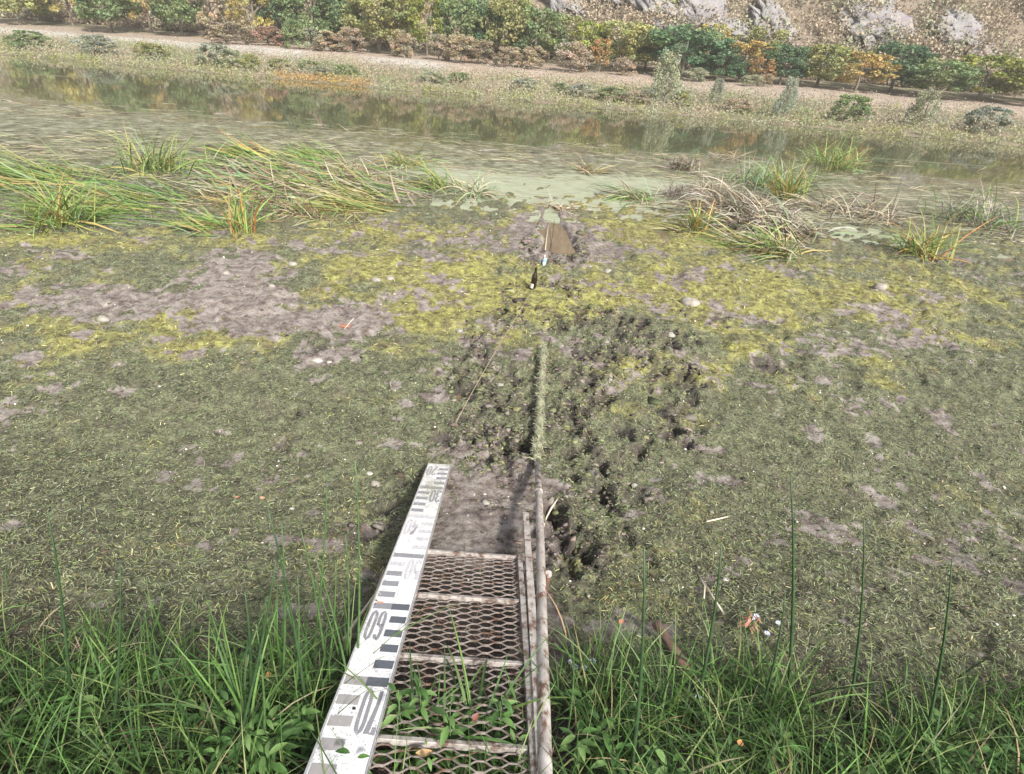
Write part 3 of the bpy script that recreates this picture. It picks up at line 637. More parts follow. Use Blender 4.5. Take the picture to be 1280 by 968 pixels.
# torn clods of mud and weed thrown up along the trodden trail
FPA = np.array(FPW); k = rng.integers(0, len(FPA), 5200); nP = len(k)
cx_ = FPA[k, 0]+rng.normal(0, 1.5, nP)*FPA[k, 2]; cy = FPA[k, 1]+rng.normal(0, 1.9, nP)*FPA[k, 2]
xk = rng.uniform(-1, 1, 5200); yk = CAMZ*np.tan(rng.uniform(math.atan(1.9/CAMZ), math.atan(12/CAMZ), 5200)); cx_ = np.concatenate([cx_, xk*(yk*.98+1)]); cy = np.concatenate([cy, yk])
big = np.concatenate([np.ones(nP), np.full(5200, .6)]); nP = len(cx_)
kk = (gz(cx_, cy) > .004) & ~((cy < 2.3) & (np.abs(cx_+.1) < .5)); cx_, cy, big = cx_[kk], cy[kk], big[kk]; nP = len(cx_)
P = np.stack([cx_, cy, gz(cx_, cy)], 1)
ico = rng.normal(size=(nP, 8, 3)); cubv = np.array([(i, j, k2) for i in (-1, 1) for j in (-1, 1) for k2 in (-1, 1)])*.6
sz_ = rng.lognormal(-.2, .45, nP)*.014*(.55+cy*.11)*big; V = ((cubv[None]+ico*.28)*np.array([1.3, 1, .55])*sz_[:, None, None]+P[:, None]).reshape(-1, 3)
qf = np.array([(0, 1, 3, 2), (4, 6, 7, 5), (0, 4, 5, 1), (2, 3, 7, 6), (0, 2, 6, 4), (1, 5, 7, 3)]); Q = (qf[None]+(np.arange(nP)*8)[:, None, None]).reshape(-1, 4)
tag(link('mud_clods', mesh_np('mud_clods', V, Q, STRAND, np.repeat(pal([(.13, .11, .09), (.07, .055, .045), (.20, .17, .15), (.10, .11, .06), (.17, .18, .09)], nP), 8, 0), smooth=False)), 'crumbly clods of mud and weed along the trodden trail', 'mud', kind='stuff')
# fine pebbles, shell bits and crumbs of mud
nP = 2600; tt = rng.uniform(math.atan(2/CAMZ), math.atan(11/CAMZ), nP); cy = CAMZ*np.tan(tt); cx_ = rng.uniform(-1, 1, nP)*(cy*.98+1)
P = np.stack([cx_, cy, gz(cx_, cy)+.004], 1); n_ = nP
oct_ = np.array([(1, 0, 0), (0, 1, 0), (-1, 0, 0), (0, -1, 0), (0, 0, .6), (0, 0, -.6)]); tri = np.array([(0, 1, 4), (1, 2, 4), (2, 3, 4), (3, 0, 4), (1, 0, 5), (2, 1, 5), (3, 2, 5), (0, 3, 5)])
sz_ = rng.lognormal(-.3, .5, nP)*.007*(.6+cy*.1); V = (oct_[None]*sz_[:, None, None]*rng.uniform(.6, 1.4, (nP, 6, 1))+P[:, None]).reshape(-1, 3); Q = (tri[None]+(np.arange(nP)*6)[:, None, None]).reshape(-1, 3)
tag(link('pebble_scatter', mesh_np('pebble_scatter', V, Q, STRAND, np.repeat(pal([(.30, .26, .24), (.12, .10, .09), (.40, .37, .34), (.20, .16, .13), (.6, .57, .52)], nP), 6, 0))), 'fine crumbs, pebbles and shell bits strewn on the mud', 'pebbles', kind='stuff')

# ---------------------------------------------------------------- sedge tussocks
def tussock(px, py, label, nb=40, L=.6, up=.9, cols=None, heading=None, spread=1.0, W=.016, nsep=10, name='sedge_tussock', rad=.10, bend=-1.3, group='sedge tussocks at the edge of the mud'):
    nb = int(nb*2.3); L = L*1.3; W = W*1.45; rad = rad*1.5
    b_ = hit(px, py); b_[2] = max(b_[2], 0.0)
    e = empty(name, b_, label, 'plant', group)
    r = rng
    az = r.uniform(0, 6.28, nb) if heading is None else r.normal(heading, spread, nb)
    P = r.normal(0, rad, (nb, 3)); P[:, 2] = -.01
    Ls = r.uniform(.55, 1.15, nb)*L; ws = r.uniform(.7, 1.3, nb)*W
    col = pal(cols, nb, .12); pit = np.clip(r.normal(up, .28 if up > .3 else .12, nb), .02, 1.5); bd = r.normal(bend, .4, nb)-np.maximum(0, pit-.8)*.3
    zf = lambda a, c_: np.maximum(gz(a+b_[0], c_+b_[1]), 0)-b_[2]+.012
    order = np.argsort(-Ls); seg = 6
    for k, i in enumerate(order[:nsep]):
        V, Q = strips(P[i:i+1], az[i:i+1], pit[i:i+1], bd[i:i+1], Ls[i:i+1], ws[i:i+1]*1.15, seg, r.normal(0, .5, 1), clampz=zf)
        cg = rep(col[i:i+1], seg)*1.0; link('leaf', mesh_np('leaf', V, Q, LEAF, cg), e)
    rest = order[nsep:]
    V, Q = strips(P[rest], az[rest], pit[rest], bd[rest], Ls[rest], ws[rest], seg, r.normal(0, .5, len(rest)), clampz=zf)
    o = link('leaves', mesh_np('leaves', V, Q, LEAF, rep(col[rest], seg)), e); o['kind'] = 'stuff'
    nd = max(12, nb//2); az2 = r.uniform(0, 6.28, nd)              # short dead sheaths at the foot
    V, Q = strips(r.normal(0, rad*.8, (nd, 3))*np.array([1, 1, 0]), az2, r.uniform(.2, 1.3, nd), r.normal(-.8, .3, nd), r.uniform(.06, .22, nd), .010, 3, r.normal(0, .5, nd))
    o = link('dead_sheaths', mesh_np('dead_sheaths', V, Q, LEAF, rep(pal([(.30, .22, .15), (.16, .11, .08), (.40, .33, .25), (.35, .20, .10)], nd), 3)), e); o['kind'] = 'stuff'
    return e
GR = [(.10, .20, .05), (.16, .28, .07), (.24, .34, .10), (.20, .30, .16)]
YG = [(.30, .33, .10), (.42, .39, .15), (.19, .26, .09), (.36, .28, .12)]
DR = [(.44, .38, .27), (.30, .22, .14), (.52, .46, .36), (.16, .11, .075)]
GY = [(.36, .33, .29), (.20, .18, .15), (.46, .43, .38), (.30, .29, .20), (.10, .085, .07)]
OR = [(.50, .24, .08), (.44, .30, .10)]
E, Wt = 0.0, math.pi
T = [
 (303, 292, 'upright green tussock with orange leaf bases on the left mud edge', 30, .62, 1.3, GR+YG+OR, None, 1, .020, 12, .07, -.55),
 (276, 285, 'low yellow-green leaves just left of the upright orange-based tussock', 34, .6, .25, YG+GR, math.pi, .5, .02, 6, .12, -.4),
 (382, 268, 'dried brown tussock with splayed straw leaves right of the green one', 44, .42, .5, DR+YG, None, 1, .014, 8, .12, -.9),
 (440, 232, 'flattened green swath combed to the left behind the dried tussock', 130, .78, .03, GR+DR+GR+DR+YG[2:], Wt-.12, .5, .030, 14, .62, -.08),
 (360, 222, 'wide flattened green swath at the left edge of the photo', 140, .82, .03, GR+GR+DR+DR+YG[2:], Wt-.15, .5, .030, 14, .7, -.08),
 (455, 250, 'dark matted tuft with yellow leaves trailing left', 60, .9, .25, DR+YG, Wt, .4, .016, 8, .2, -.5),
 (470, 262, 'long yellow-green leaves lying level on the mud edge in the left half', 40, 1.3, .06, YG, Wt+.06, .14, .018, 8, .15, -.3),
 (320, 198, 'bright green and orange clump, farthest back on the left', 56, .95, .22, GR+YG+OR, Wt-.3, .25, .024, 10, .25, -.4),
 (405, 200, 'green tuft lying left, beside the farthest clump', 46, .8, .12, GR+YG, Wt-.1, .3, .018, 8, .25, -.3),
 (505, 212, 'tuft with raised pale stalks in the middle of the far weed', 50, .8, .7, DR+GR+YG, None, 1, .016, 8, .14, -1.1),
 (450, 215, 'brown matted tuft between the swaths', 60, .7, .35, DR, None, 1, .016, 4, .2, -.8),
 (520, 240, 'pale green fallen leaves on the duckweed', 50, 1.1, .1, GR+GY, Wt, .25, .018, 8, .16, -.4),
 (555, 238, 'arching yellow-green tuft on the duckweed', 50, .95, .6, YG+GR, 2.7, .6, .018, 10, .12, -1.2),
 (590, 245, 'drooping grey-green tuft, rightmost of the left group', 60, .75, .7, [(.30, .38, .24), (.22, .30, .16), (.38, .38, .25)]+DR[:1], None, 1, .016, 10, .12, -1.6),
 (300, 250, 'brown broken stalks under the swath at the left edge', 60, .8, .3, DR+YG, None, 1, .016, 6, .3, -.6),
 (345, 262, 'small brown and green tuft between the swath and the upright tussock', 50, .6, .35, DR+GR, None, 1, .014, 6, .2, -.6),
 (735, 222, 'brown broken tuft with one raised pale stalk in mid water', 40, .55, .35, DR+DR+YG, None, 1, .018, 8, .12, -.6),
 (700, 262, 'small heap of dry leaves right of the muddy channel', 26, .45, .2, DR, None, 1, .016, 6, .12, -.4),
 (800, 250, 'pale arching dry leaves, low, in front of the grey clump', 50, .75, .5, DR+GR, Wt, .9, .018, 10, .15, -1.2),
 (852, 222, 'upright dark grey clump of dead stems, farther of two', 110, .42, 1.2, GY+DR, None, 1, .02, 4, .12, -1.2),
 (852, 248, 'dark grey-brown clump of dead stems, nearer of two', 120, .42, 1.1, [(.26, .23, .20), (.18, .15, .13), (.34, .31, .28)], None, 1, .012, 4, .13, -1.5),
 (880, 245, 'straw coloured stems leaning right beside the dark clumps', 50, .6, .8, DR, .3, .9, .014, 8, .14, -1.2),
 (870, 288, 'upright yellow-green tussock in front of the dark grey clumps', 34, .52, 1.15, YG+GR+OR, None, 1, .022, 12, .06, -.7),
 (862, 290, 'straw leaves fanned left at the foot of the upright yellow-green tussock', 30, .6, .35, DR+YG, Wt+.2, .5, .016, 8, .1, -.8),
 (960, 240, 'tall grey-green clump in the right background', 110, .8, 1.0, [(.24, .34, .22), (.32, .38, .26)]+GR, None, 1, .018, 8, .3, -.9),
 (982, 252, 'bright green tussock with orange feet at the right edge', 50, .75, 1.2, GR+YG+OR, None, 1, .022, 10, .1, -.6),
 (925, 265, 'large heap of dry grey leaves on the right, rear half', 230, .9, .7, GY+DR, Wt, 1.3, .022, 12, .32, -1.5),
 (955, 285, 'large heap of dry grey leaves on the right, front half', 230, .9, .65, GY+DR+GR[3:], Wt, 1.1, .022, 12, .3, -1.5),
 (975, 318, 'green and straw tussock with reddish foot at the right edge', 70, .85, .6, GR+DR+YG, Wt-.2, .9, .018, 12, .12, -1.0),
 (915, 250, 'grey-green leaves leaning left behind the dry heap', 60, .8, .5, [(.28, .34, .22)]+GY, Wt, .8, .016, 6, .2, -.9),
 (270, 205, 'ragged brown and green tuft behind the wide swath at the left edge', 40, .55, .4, DR+GR, None, 1, .016, 5, .25, -.8),
 (330, 240, 'dark brown tangle in the gap between the two swaths', 50, .5, .25, [(.14, .09, .06), (.22, .15, .10)]+DR, None, 1, .016, 4, .35, -.6),
 (420, 275, 'low straw tangle at the mud edge under the level leaves', 36, .5, .15, DR+YG, None, 1, .014, 5, .2, -.3),
 (385, 205, 'small yellow-green tuft behind the right-hand swath', 36, .7, .2, YG+GR, Wt, .6, .016, 5, .2, -.4),
 (480, 232, 'dark brown tangle beside the fallen leaves on the duckweed', 46, .4, .3, [(.16, .10, .07)]+DR, None, 1, .016, 4, .22, -.7),
 (910, 215, 'low brown tangle behind the dry heaps', 46, .6, .35, DR+GY, None, 1, .016, 4, .3, -.8),
 (930, 305, 'straw coloured fan of leaves in front of the dry heaps', 40, .7, .3, DR+YG+GR, Wt, .9, .018, 8, .15, -.7),
 (80, 280, 'green tussock far left beyond the swath', 60, .9, .8, GR+YG, None, 1, .02, 8, .12, -1), (180, 262, 'flattened yellow-green swath far left', 90, 1.4, .1, GR+YG, Wt, .3, .02, 8, .4, -.2),
 (60, 225, 'flattened green swath farthest left', 90, 1.6, .12, GR+YG, Wt, .3, .022, 8, .4, -.2), (190, 215, 'tall green clump in the left background', 70, 1.1, .8, GR+YG, None, 1, .02, 8, .2, -.9),
 (1070, 270, 'heap of dry leaves far right', 120, .9, .5, GY+DR, None, 1, .015, 8, .35, -1), (1150, 320, 'green tussock far right', 60, .8, .9, GR+YG+OR, None, 1, .02, 8, .12, -1),
 (1220, 280, 'grey-green clump farthest right', 90, .9, .9, GR+GY, None, 1, .018, 8, .3, -.9), (1040, 225, 'tall green clump in the right background', 80, 1.0, .9, GR+YG, None, 1, .02, 8, .25, -.9)]
for (px, py, lab, nb, L, up, cols, hd, sp, W, ns, rad, bend) in T:
    tussock(px, py, lab, nb, L, up, cols, hd, sp, W, ns, rad=rad, bend=bend)

# ---------------------------------------------------------------- the sloping metal walkway, its pipe and the staff
D1 = ray(626, 352); D1 = D1/np.linalg.norm(D1)                    # downhill direction of walkway and staff
DX = np.array([1., 0, 0]); NP = np.cross(DX, D1); NP /= np.linalg.norm(NP)
if NP[2] < 0: NP = -NP
DPL = 1.386
def on_plane(px, py, lift=0.):
    d = ray(px, py); t_ = -(DPL-lift)/np.dot(d, NP); return CAM+d*t_
def uv(p): return np.dot(p-CAM, DX), np.dot(p-CAM, D1)         # lateral, downhill
def pt(u, v_, h=0.): return CAM+DX*u+D1*v_-NP*(DPL-h)
steel = simple('galvanised_steel', (.28, .255, .24), (.52, .485, .465), 26, .6, .3, bs=.4, bd=.003, c3=(.13, .085, .065), s3=20, thr=(.48, .62))
rust = simple('rusty_mesh', (.20, .165, .15), (.40, .35, .33), 40, .55, .3, bs=.3, bd=.002, c3=(.17, .10, .07), s3=18, thr=(.5, .62))
pipe_m = simple('weathered_pipe', (.27, .24, .22), (.60, .565, .54), 13, .65, .1, bs=.5, bd=.004, sc=(1, .5, 1), c3=(.16, .09, .065), s3=24, thr=(.50, .62))
root = empty('metal_walkway', pt(.0, .9), 'sloping walkway of rusty expanded metal panels held between crossbars, running down to the mud', 'walkway')
inv_ = Matrix.Translation(-root.location)
def bar(name, a, b_, w_, h_, m_, parent, side=None, bevel=.0015):
    a = np.array(a); b_ = np.array(b_); d = b_-a; Ld = np.linalg.norm(d); d = d/Ld; s_ = np.cross(d, NP); s_ /= np.linalg.norm(s_)
    mb = MB().box((a+b_)/2-np.array(root.location), d*Ld/2, s_*w_/2, NP*h_/2); return mb.build(name, m_, parent, bevel=bevel)
cb = [uv(on_plane(600, 694.5)), uv(on_plane(590, 749)), uv(on_plane(580, 826.5)), uv(on_plane(560, 931))]
vs_ = [c[1] for c in cb]; vs_.append(vs_[-1]-(vs_[-2]-vs_[-1])); vs_.append(vs_[-1]-.41)
ur = uv(on_plane(656, 720))[0]; ul = ur-.60
print('walkway', ur, ul, vs_)
for v_ in vs_: bar('crossbar', pt(ul+.018, v_, 0), pt(ur-.014, v_, 0), .019, .022, steel, root)
bar('side_bar', pt(ur, vs_[0]+.012, -.004), pt(ur, vs_[-1], -.004), .024, .045, steel, root)
bar('side_bar', pt(ul, vs_[0]+.012, -.004), pt(ul, vs_[-1], -.004), .024, .045, steel, root)
# angle-iron rail and round pipe along the right side
rt, rb = uv(on_plane(662, 646)), uv(on_plane(671, 950))
bar('rail', pt(rt[0], rt[1], .012), pt(rb[0]+.01, vs_[-1], .012), .034, .03, pipe_m, root)
cw, rw = .086, .0199
def panel(v0, v1):
    mb = MB(); loc = np.array(root.location); rows = int((v1-v0-.03)/rw); ncell = int((ur-ul-.02)/cw); u0_ = ul+.012
    for j in range(rows+1):
        vc = v0+.015+(v1-v0-.03)*j/rows; sgn = 1 if j % 2 else -1; path = []
        for i in range(ncell*2+1):
            u_ = u0_+(ur-ul-.024)*i/(ncell*2); s_ = sgn*(1 if i % 2 else -1); fl = cw*.14
            path += [(max(u0_, u_-fl), vc+s_*rw*.46), (min(ur-.012, u_+fl), vc+s_*rw*.46)]
        off = .004*math.sin(vc*31)+rng.normal(0, .0006)
        for (a, b_) in zip(path[:-1], path[1:]):
            pa = pt(a[0], a[1], off)-loc; pb = pt(b_[0], b_[1], off)-loc; d = pb-pa; l_ = np.linalg.norm(d)
            if l_ < 1e-5: continue
            d /= l_; s_ = np.cross(d, NP); mb.box((pa+pb)/2, d*(l_/2+.0006), s_*.0017, NP*.0020)
    mb.build('mesh_panel', rust, root)
for a, b_ in zip(vs_[:-1], vs_[1:]): panel(b_+.012, a-.012)
# legs under the far end
for u_ in (ul, ur):
    top = pt(u_, vs_[0]-.05, -.03); g_ = float(gz(top[0], top[1])[0]); mb = MB().box(np.array([top[0], top[1], (top[2]+g_-.15)/2])-np.array(root.location), (.015, 0, 0), (0, .015, 0), (0, 0, (top[2]-g_+.15)/2)); mb.build('leg', steel, root)
# pipe
pa = on_plane(671.5, 572, -.02); pm = on_plane(676, 700, .018); pb_ = on_plane(681, 960, .018)
dirp = (pb_-pm)/np.linalg.norm(pb_-pm)
pend = hit(671.5, 575, .03)
e = empty('handrail_pipe', pm, 'weathered round steel pipe lying along the right side of the walkway', 'pipe')
loc = np.array(e.location); pts = [pb_+dirp*.9, pb_, (pb_+pm)/2+(0, 0, .002), pm, (pm+pend)/2+(.002, 0, .012), pend+(0, 0, .0)]
MB().tube([p_-loc for p_ in pts], [.0225]*6, 16).build('tube', pipe_m, e, True)
cp = (pm*.42+pend*.58)+np.array([0, 0, .008]); dd = (pend-pm)/np.linalg.norm(pend-pm)
MB().tube([cp-loc-dd*.022, cp-loc+dd*.022], .0275, 16).build('coupling', pipe_m, e, True)
wire_m = simple('black_wire', (.03, .025, .02), (.08, .06, .05), 40, .5)
wp_ = on_plane(669, 632, .0); a_ = np.cross(dd, (0, 0, 1)); a_ /= np.linalg.norm(a_); b2 = np.cross(dd, a_)
mbw = MB().tube([cp+dd*.10+(a_*math.cos(q)+b2*math.sin(q))*.0265-cp for q in np.linspace(0, 6.3, 20)]+[cp+dd*.10-a_*.06+np.array([0, 0, .01])-cp], .0028, 6)
tag(mbw.build('wire_tie', wire_m, None, True, tuple(cp)), 'thin dark wire looped around the pipe on the mud', 'wire')
# mossy pole that carries on over the mud
mossm = simple('mossy_wood', (.16, .17, .10), (.36, .37, .25), 34, .9, bs=.9, bd=.01, c3=(.24, .20, .17), s3=12, thr=(.52, .68))
pp = []
for k, (px, py) in enumerate(((671, 574), (672, 560), (674.5, 520), (676.5, 480), (678, 450), (679, 434))): pp.append(hit(px, py, .045))
l0 = pp[0].copy(); pth = []
for i in range(len(pp)-1):
    for u_ in np.linspace(0, 1, 7, endpoint=False): q = pp[i]*(1-u_)+pp[i+1]*u_; q[2] = max(np.interp(i+u_, [0, 5], [pp[0][2], pp[-1][2]]), .115-.0105*(q[1]-3.5)+.02); pth.append(q-l0)
pth.append(pp[-1]-l0); rr_ = [.030+.008*math.sin(i*1.7)+rng.normal(0, .003) for i in range(len(pth))]
e = empty('mossy_pole', l0, 'long wooden pole overgrown with algae lying straight out over the mud', 'pole'); MB().tube(pth, rr_, 12).build('shaft', mossm, e, True)
n_ = 2600; k = rng.integers(0, len(pth), n_); P = np.array(pth)[k]+rng.normal(0, .016, (n_, 3)); P[:, 2] = np.array(pth)[k][:, 2]+rng.uniform(.0, .034, n_); P[:, 1] += rng.uniform(-.05, .05, n_)
V, Q = strips(P, rng.uniform(0, 6.28, n_), rng.normal(0, .6, n_), rng.normal(-.6, .5, n_), rng.uniform(.02, .06, n_), .004, 2, rng.normal(0, .6, n_), False)
o = link('moss', mesh_np('moss', V, Q, STRAND, rep(pal([(.26, .28, .18), (.18, .19, .12), (.34, .35, .25), (.18, .15, .11)], n_), 2)), e); o['kind'] = 'stuff'
b_ = hit(681, 436); dark = simple('dark_stick', (.03, .025, .02), (.08, .06, .05), 30, .8)
tag(MB().tube([(0, 0, -.03), (.01, .01, .07), (.018, .01, .13)], [.012, .011, .008], 8).build('dark_stub', dark, None, True, tuple(b_+(.03, 0, 0))), 'short dark stub standing at the far end of the mossy pole', 'stick')
# stake next to the pipe
b_ = on_plane(685, 722, .0); g_ = float(gz(b_[0], b_[1])[0]); rustp = simple('rust', (.08, .04, .03), (.2, .11, .08), 40, .8, .2)
e = empty('iron_stake', (b_[0], b_[1], g_), 'short rusty iron stake with pale round top right of the pipe', 'stake')
hgt = b_[2]-g_+.02
MB().tube([(0.0, 0, -.1), (.0, 0, hgt)], .012, 12).build('shaft', rustp, e, True)
MB().tube([(0, 0, hgt-.004), (0, 0, hgt+.012)], [.0175, .0165], 14).build('cap', pipe_m, e, False)
ws_ = b_+np.array([0, 0, -.09]); q = [ws_, ws_+(.08, -.02, -.02), ws_+(.17, -.05, -.06), ws_+(.26, -.1, -.1)]
for i_ in range(4): q[i_] = np.array(q[i_])
tag(MB().tube([p_-q[0] for p_ in q], .0025, 6).build('loose_wire', wire_m, None, True, tuple(q[0])), 'dark wire trailing right from the iron stake', 'wire')

# ---- the gauge staff
m, t, p = mat('staff_paint'); v = coord(t)
na, nb2, nc2 = noise(t, 95, 8, .75, v), noise(t, 260, 3, .6, v), noise(t, 7, 5, .6, v)
c = mix(t, ramp(t, nc2, [(.35, (0, 0, 0)), (.7, (1, 1, 1))]), (.86, .86, .87), (.70, .70, .73))
c = mix(t, math_(t, 'MULTIPLY', ramp(t, na, [(.52, (0, 0, 0)), (.60, (1, 1, 1))]), ramp(t, nb2, [(.45, (0, 0, 0)), (.56, (1, 1, 1))])), c, (.16, .15, .15))
c = mix(t, ramp(t, noise(t, 20, 8, .8, coord(t, (3, 1, 1))), [(.62, (0, 0, 0)), (.75, (.7, .7, .7))]), c, (.36, .34, .33))
gz_ = t.nodes.new('ShaderNodeSeparateXYZ'); t.links.new(coord(t), gz_.inputs[0])
gr = math_(t, 'MULTIPLY', math_(t, 'SUBTRACT', gz_.outputs['Y'], 1.55), .55, True); c = mix(t, math_(t, 'MULTIPLY', gr, ramp(t, noise(t, 16, 8, .75, v), [(.42, (0, 0, 0)), (.62, (1, 1, 1))])), c, (.26, .25, .18))
t.links.new(c, p.inputs['Base Color']); p.inputs['Roughness'].default_value = .42; bump(t, p, na, .15, .002); STAFF = m
def paint(name, c1, c2, wear):
    m, t, p = mat(name); v = coord(t); n = noise(t, 60, 6, .8, coord(t, (1, .25, 1))); n2 = noise(t, 90, 4, .7, v)
    c = mix(t, n2, c1, c2); c = mix(t, ramp(t, n, [(wear-.05, (0, 0, 0)), (wear+.07, (1, 1, 1))]), c, (.62, .61, .64)); t.links.new(c, p.inputs['Base Color']); p.inputs['Roughness'].default_value = .5; return m
BLK = paint('mark_dark', (.075, .085, .11), (.13, .14, .17), .70); GRY = paint('mark_grey', (.28, .27, .28), (.40, .38, .38), .62); FNT = paint('mark_faded', (.40, .41, .45), (.55, .55, .60), .5); MED = paint('mark_medium', (.20, .21, .24), (.30, .30, .33), .62)
orange = simple('rust_stain', (.50, .18, .08), (.70, .34, .2), 90, .7); hole = simple('bolt_dark', (.02, .02, .02), (.06, .05, .05), 60, .6, .5)
LIFT = .045
A1, A2 = on_plane(381, 968, LIFT), on_plane(457, 968, LIFT); B1, B2 = on_plane(536, 580, LIFT), on_plane(563, 580, LIFT)
ca, cb_ = (A1+A2)/2, (B1+B2)/2; sdv = cb_-ca; SL = np.linalg.norm(sdv); sdv /= SL; swd = np.cross(sdv, NP); swd /= np.linalg.norm(swd)
if swd[0] < 0: swd = -swd
def wid_at(a, b_, c0): return abs(np.dot(b_-a, swd))
SW = (wid_at(A1, A2, 0)+wid_at(B1, B2, 0))/2; print('staff', SW, SL, wid_at(A1, A2, 0), wid_at(B1, B2, 0))
back = .45; e = empty('gauge_staff', ca-sdv*back, 'long white water-level gauge staff with dark blocks and upside-down numbers, lying down the slope', 'gauge staff')
loc = np.array(e.location)
def sp(u_, v_, h=0.): return ca+swd*u_+sdv*v_+NP*h-loc          # u across (-..+), v along from the frame's lower edge
MB().box((sp(0, (SL-back)/2, -.011)), sdv*(SL+back)/2, swd*SW/2, NP*.011).build('board', STAFF, e, bevel=.002)
alu = simple('edge_metal', (.62, .62, .65), (.8, .8, .84), 20, .35, .7)
for sg in (-1, 1): MB().box(sp(sg*(SW/2+.0022), (SL-back)/2, -.012), sdv*(SL+back)/2, swd*.002, NP*.0145).build('edging', alu, e)
def vrow(py):           # distance along the staff for picture row py measured on its middle line
    lo, hi = -back, SL
    for _ in range(40):
        mid = (lo+hi)/2; q_ = ca+sdv*mid
        if proj(*q_)[1] > py: lo = mid
        else: hi = mid
    return mid
def plate(name, u0_, u1, v0, v1, m_, h=.0012): MB().box(sp((u0_+u1)/2, (v0+v1)/2, h/2), swd*(u1-u0_)/2, sdv*(v1-v0)/2, NP*h/2).build(name, m_, e)
bars = [vrow(q) for q in (852, 758.5, 695, 646.7, 610)]; print('bars', np.diff(bars))
pitch_ = bars[1]-bars[0]; bars = [bars[0]-pitch_]+bars+[bars[-1]+(bars[-1]-bars[-2])]
names = ['80', '70', '60', '50', '40', '30', '20']
HW = SW/2
def numeral(txt, uc, vc, hgt_, wid_, m_, th_):
    """condensed figures turned half round: strokes in a local frame where x runs to the viewer's left and y towards the viewer"""
    G = {'0': [[(0, .22), (.15, .06), (.5, 0), (.85, .06), (1, .22), (1, .78), (.85, .94), (.5, 1), (.15, .94), (0, .78), (0, .22)]],
         '2': [[(0, .78), (.12, .94), (.5, 1), (.88, .94), (1, .76), (.9, .58), (0, .0), (1, .0)]],
         '3': [[(0, .82), (.15, .95), (.5, 1), (.88, .93), (1, .76), (.85, .56), (.4, .52)], [(.4, .52), (.85, .48), (1, .26), (.88, .07), (.5, 0), (.15, .05), (0, .18)]],
         '4': [[(.8, 0), (.8, 1), (0, .3), (1, .3)]],
         '5': [[(.95, 1), (.1, 1), (.05, .56), (.5, .62), (.9, .52), (1, .3), (.85, .06), (.5, 0), (.15, .05), (0, .18)]],
         '6': [[(.95, .84), (.75, .97), (.5, 1), (.15, .92), (0, .72), (0, .25), (.15, .06), (.5, 0), (.85, .06), (1, .25), (.9, .48), (.5, .56), (.1, .46)]],
         '7': [[(0, .86), (0, 1), (1, 1), (.45, .4), (.35, 0)]],
         '8': [[(.5, .53), (.15, .6), (.05, .78), (.2, .95), (.5, 1), (.8, .95), (.95, .78), (.85, .6), (.5, .53), (.12, .44), (0, .25), (.15, .05), (.5, 0), (.85, .05), (1, .25), (.88, .44), (.5, .53)]]}
    n_ = len(txt); cw_ = (wid_-(n_-1)*wid_*.26)/n_
    for i, ch in enumerate(txt):
        mb = MB()
        for si, st in enumerate(G[ch]):
            q = []
            for (gx_, gy_) in st:
                lx = i*(cw_+wid_*.26)+gx_*cw_; q.append((uc+wid_/2-lx, vc+hgt_/2-gy_*hgt_))
            # half turn: reading direction runs right to left, the tops of figures point towards the viewer
            Pp = [np.array(a) for a in q]; n0 = len(mb.v)
            for j, a in enumerate(Pp):
                d_ = Pp[min(j+1, len(Pp)-1)]-Pp[max(j-1, 0)]; d_ = d_/np.linalg.norm(d_); nn = np.array([-d_[1], d_[0]])*th_/2
                if 0 < j < len(Pp)-1:
                    d1 = Pp[j]-Pp[j-1]; d2 = Pp[j+1]-Pp[j]; cs = np.dot(d1, d2)/np.linalg.norm(d1)/np.linalg.norm(d2); nn = nn/max(.55, math.sqrt((1+cs)/2))
                for h_ in (.0002, .0014+.0002*si):
                    mb.v.append(tuple(sp(a[0]-nn[0], a[1]-nn[1], h_))); mb.v.append(tuple(sp(a[0]+nn[0], a[1]+nn[1], h_)))
            for j in range(len(Pp)-1):
                a = n0+4*j; b3 = a+4
                mb.f += [(a+2, a+3, b3+3, b3+2), (a, b3, b3+1, a+1), (a, a+2, b3+2, b3), (a+1, b3+1, b3+3, a+3)]
            mb.f += [(n0, n0+1, n0+3, n0+2), (n0+4*(len(Pp)-1), n0+4*(len(Pp)-1)+2, n0+4*(len(Pp)-1)+3, n0+4*(len(Pp)-1)+1)]
        mb.build('numeral', m_, e)
look = {'80': (GRY, GRY), '70': (GRY, MED), '60': (BLK, MED), '50': (MED, FNT), '40': (FNT, FNT), '30': (MED, MED), '20': (MED, GRY)}
for i, nm in enumerate(names):
    v0 = bars[i]; seg = (bars[i]-bars[i-1]) if i else pitch_; bh = seg*.095
    if nm != '20':
        half = dict([('70', (GRY, BLK)), ('60', (MED, BLK))]).get(nm, (look[nm][0],)*2)
        if nm in ('80',): half = (GRY, GRY)
        plate('long_bar', -HW+.006, 0, v0-bh/2, v0+bh/2, half[0]); plate('long_bar', 0, HW-.006, v0-bh/2, v0+bh/2, half[1])
    left = nm in ('60', '40', '20', '80')              # figures on the left half, blocks on the right
    for k in range(1, 5):
        vc = v0-seg*k/5
        if vc-bh/2 < -back or vc+bh/2 > SL: continue
        mm = look[nm][0]
        if nm == '40' and k > 2: mm = FNT
        if nm == '50' and k <= 1: mm = FNT
        ins = .006
        if left: plate('block', HW*.08+(.004*(k % 2)), HW-ins, vc-bh/2, vc+bh/2, mm)
        else: plate('block', -HW+ins, -HW*.04, vc-bh/2, vc+bh/2, mm)
    uc = -HW*.47 if left else HW*.52
    hN = seg*.40; vcN = v0-bh*1.0-hN/2
    if nm == '20': vcN = min(vcN, SL-.012-hN/2)
    if vcN-hN/2 > -back and vcN+hN/2 < SL: numeral(nm, uc, vcN, hN, HW*.70, look[nm][1], .0112)
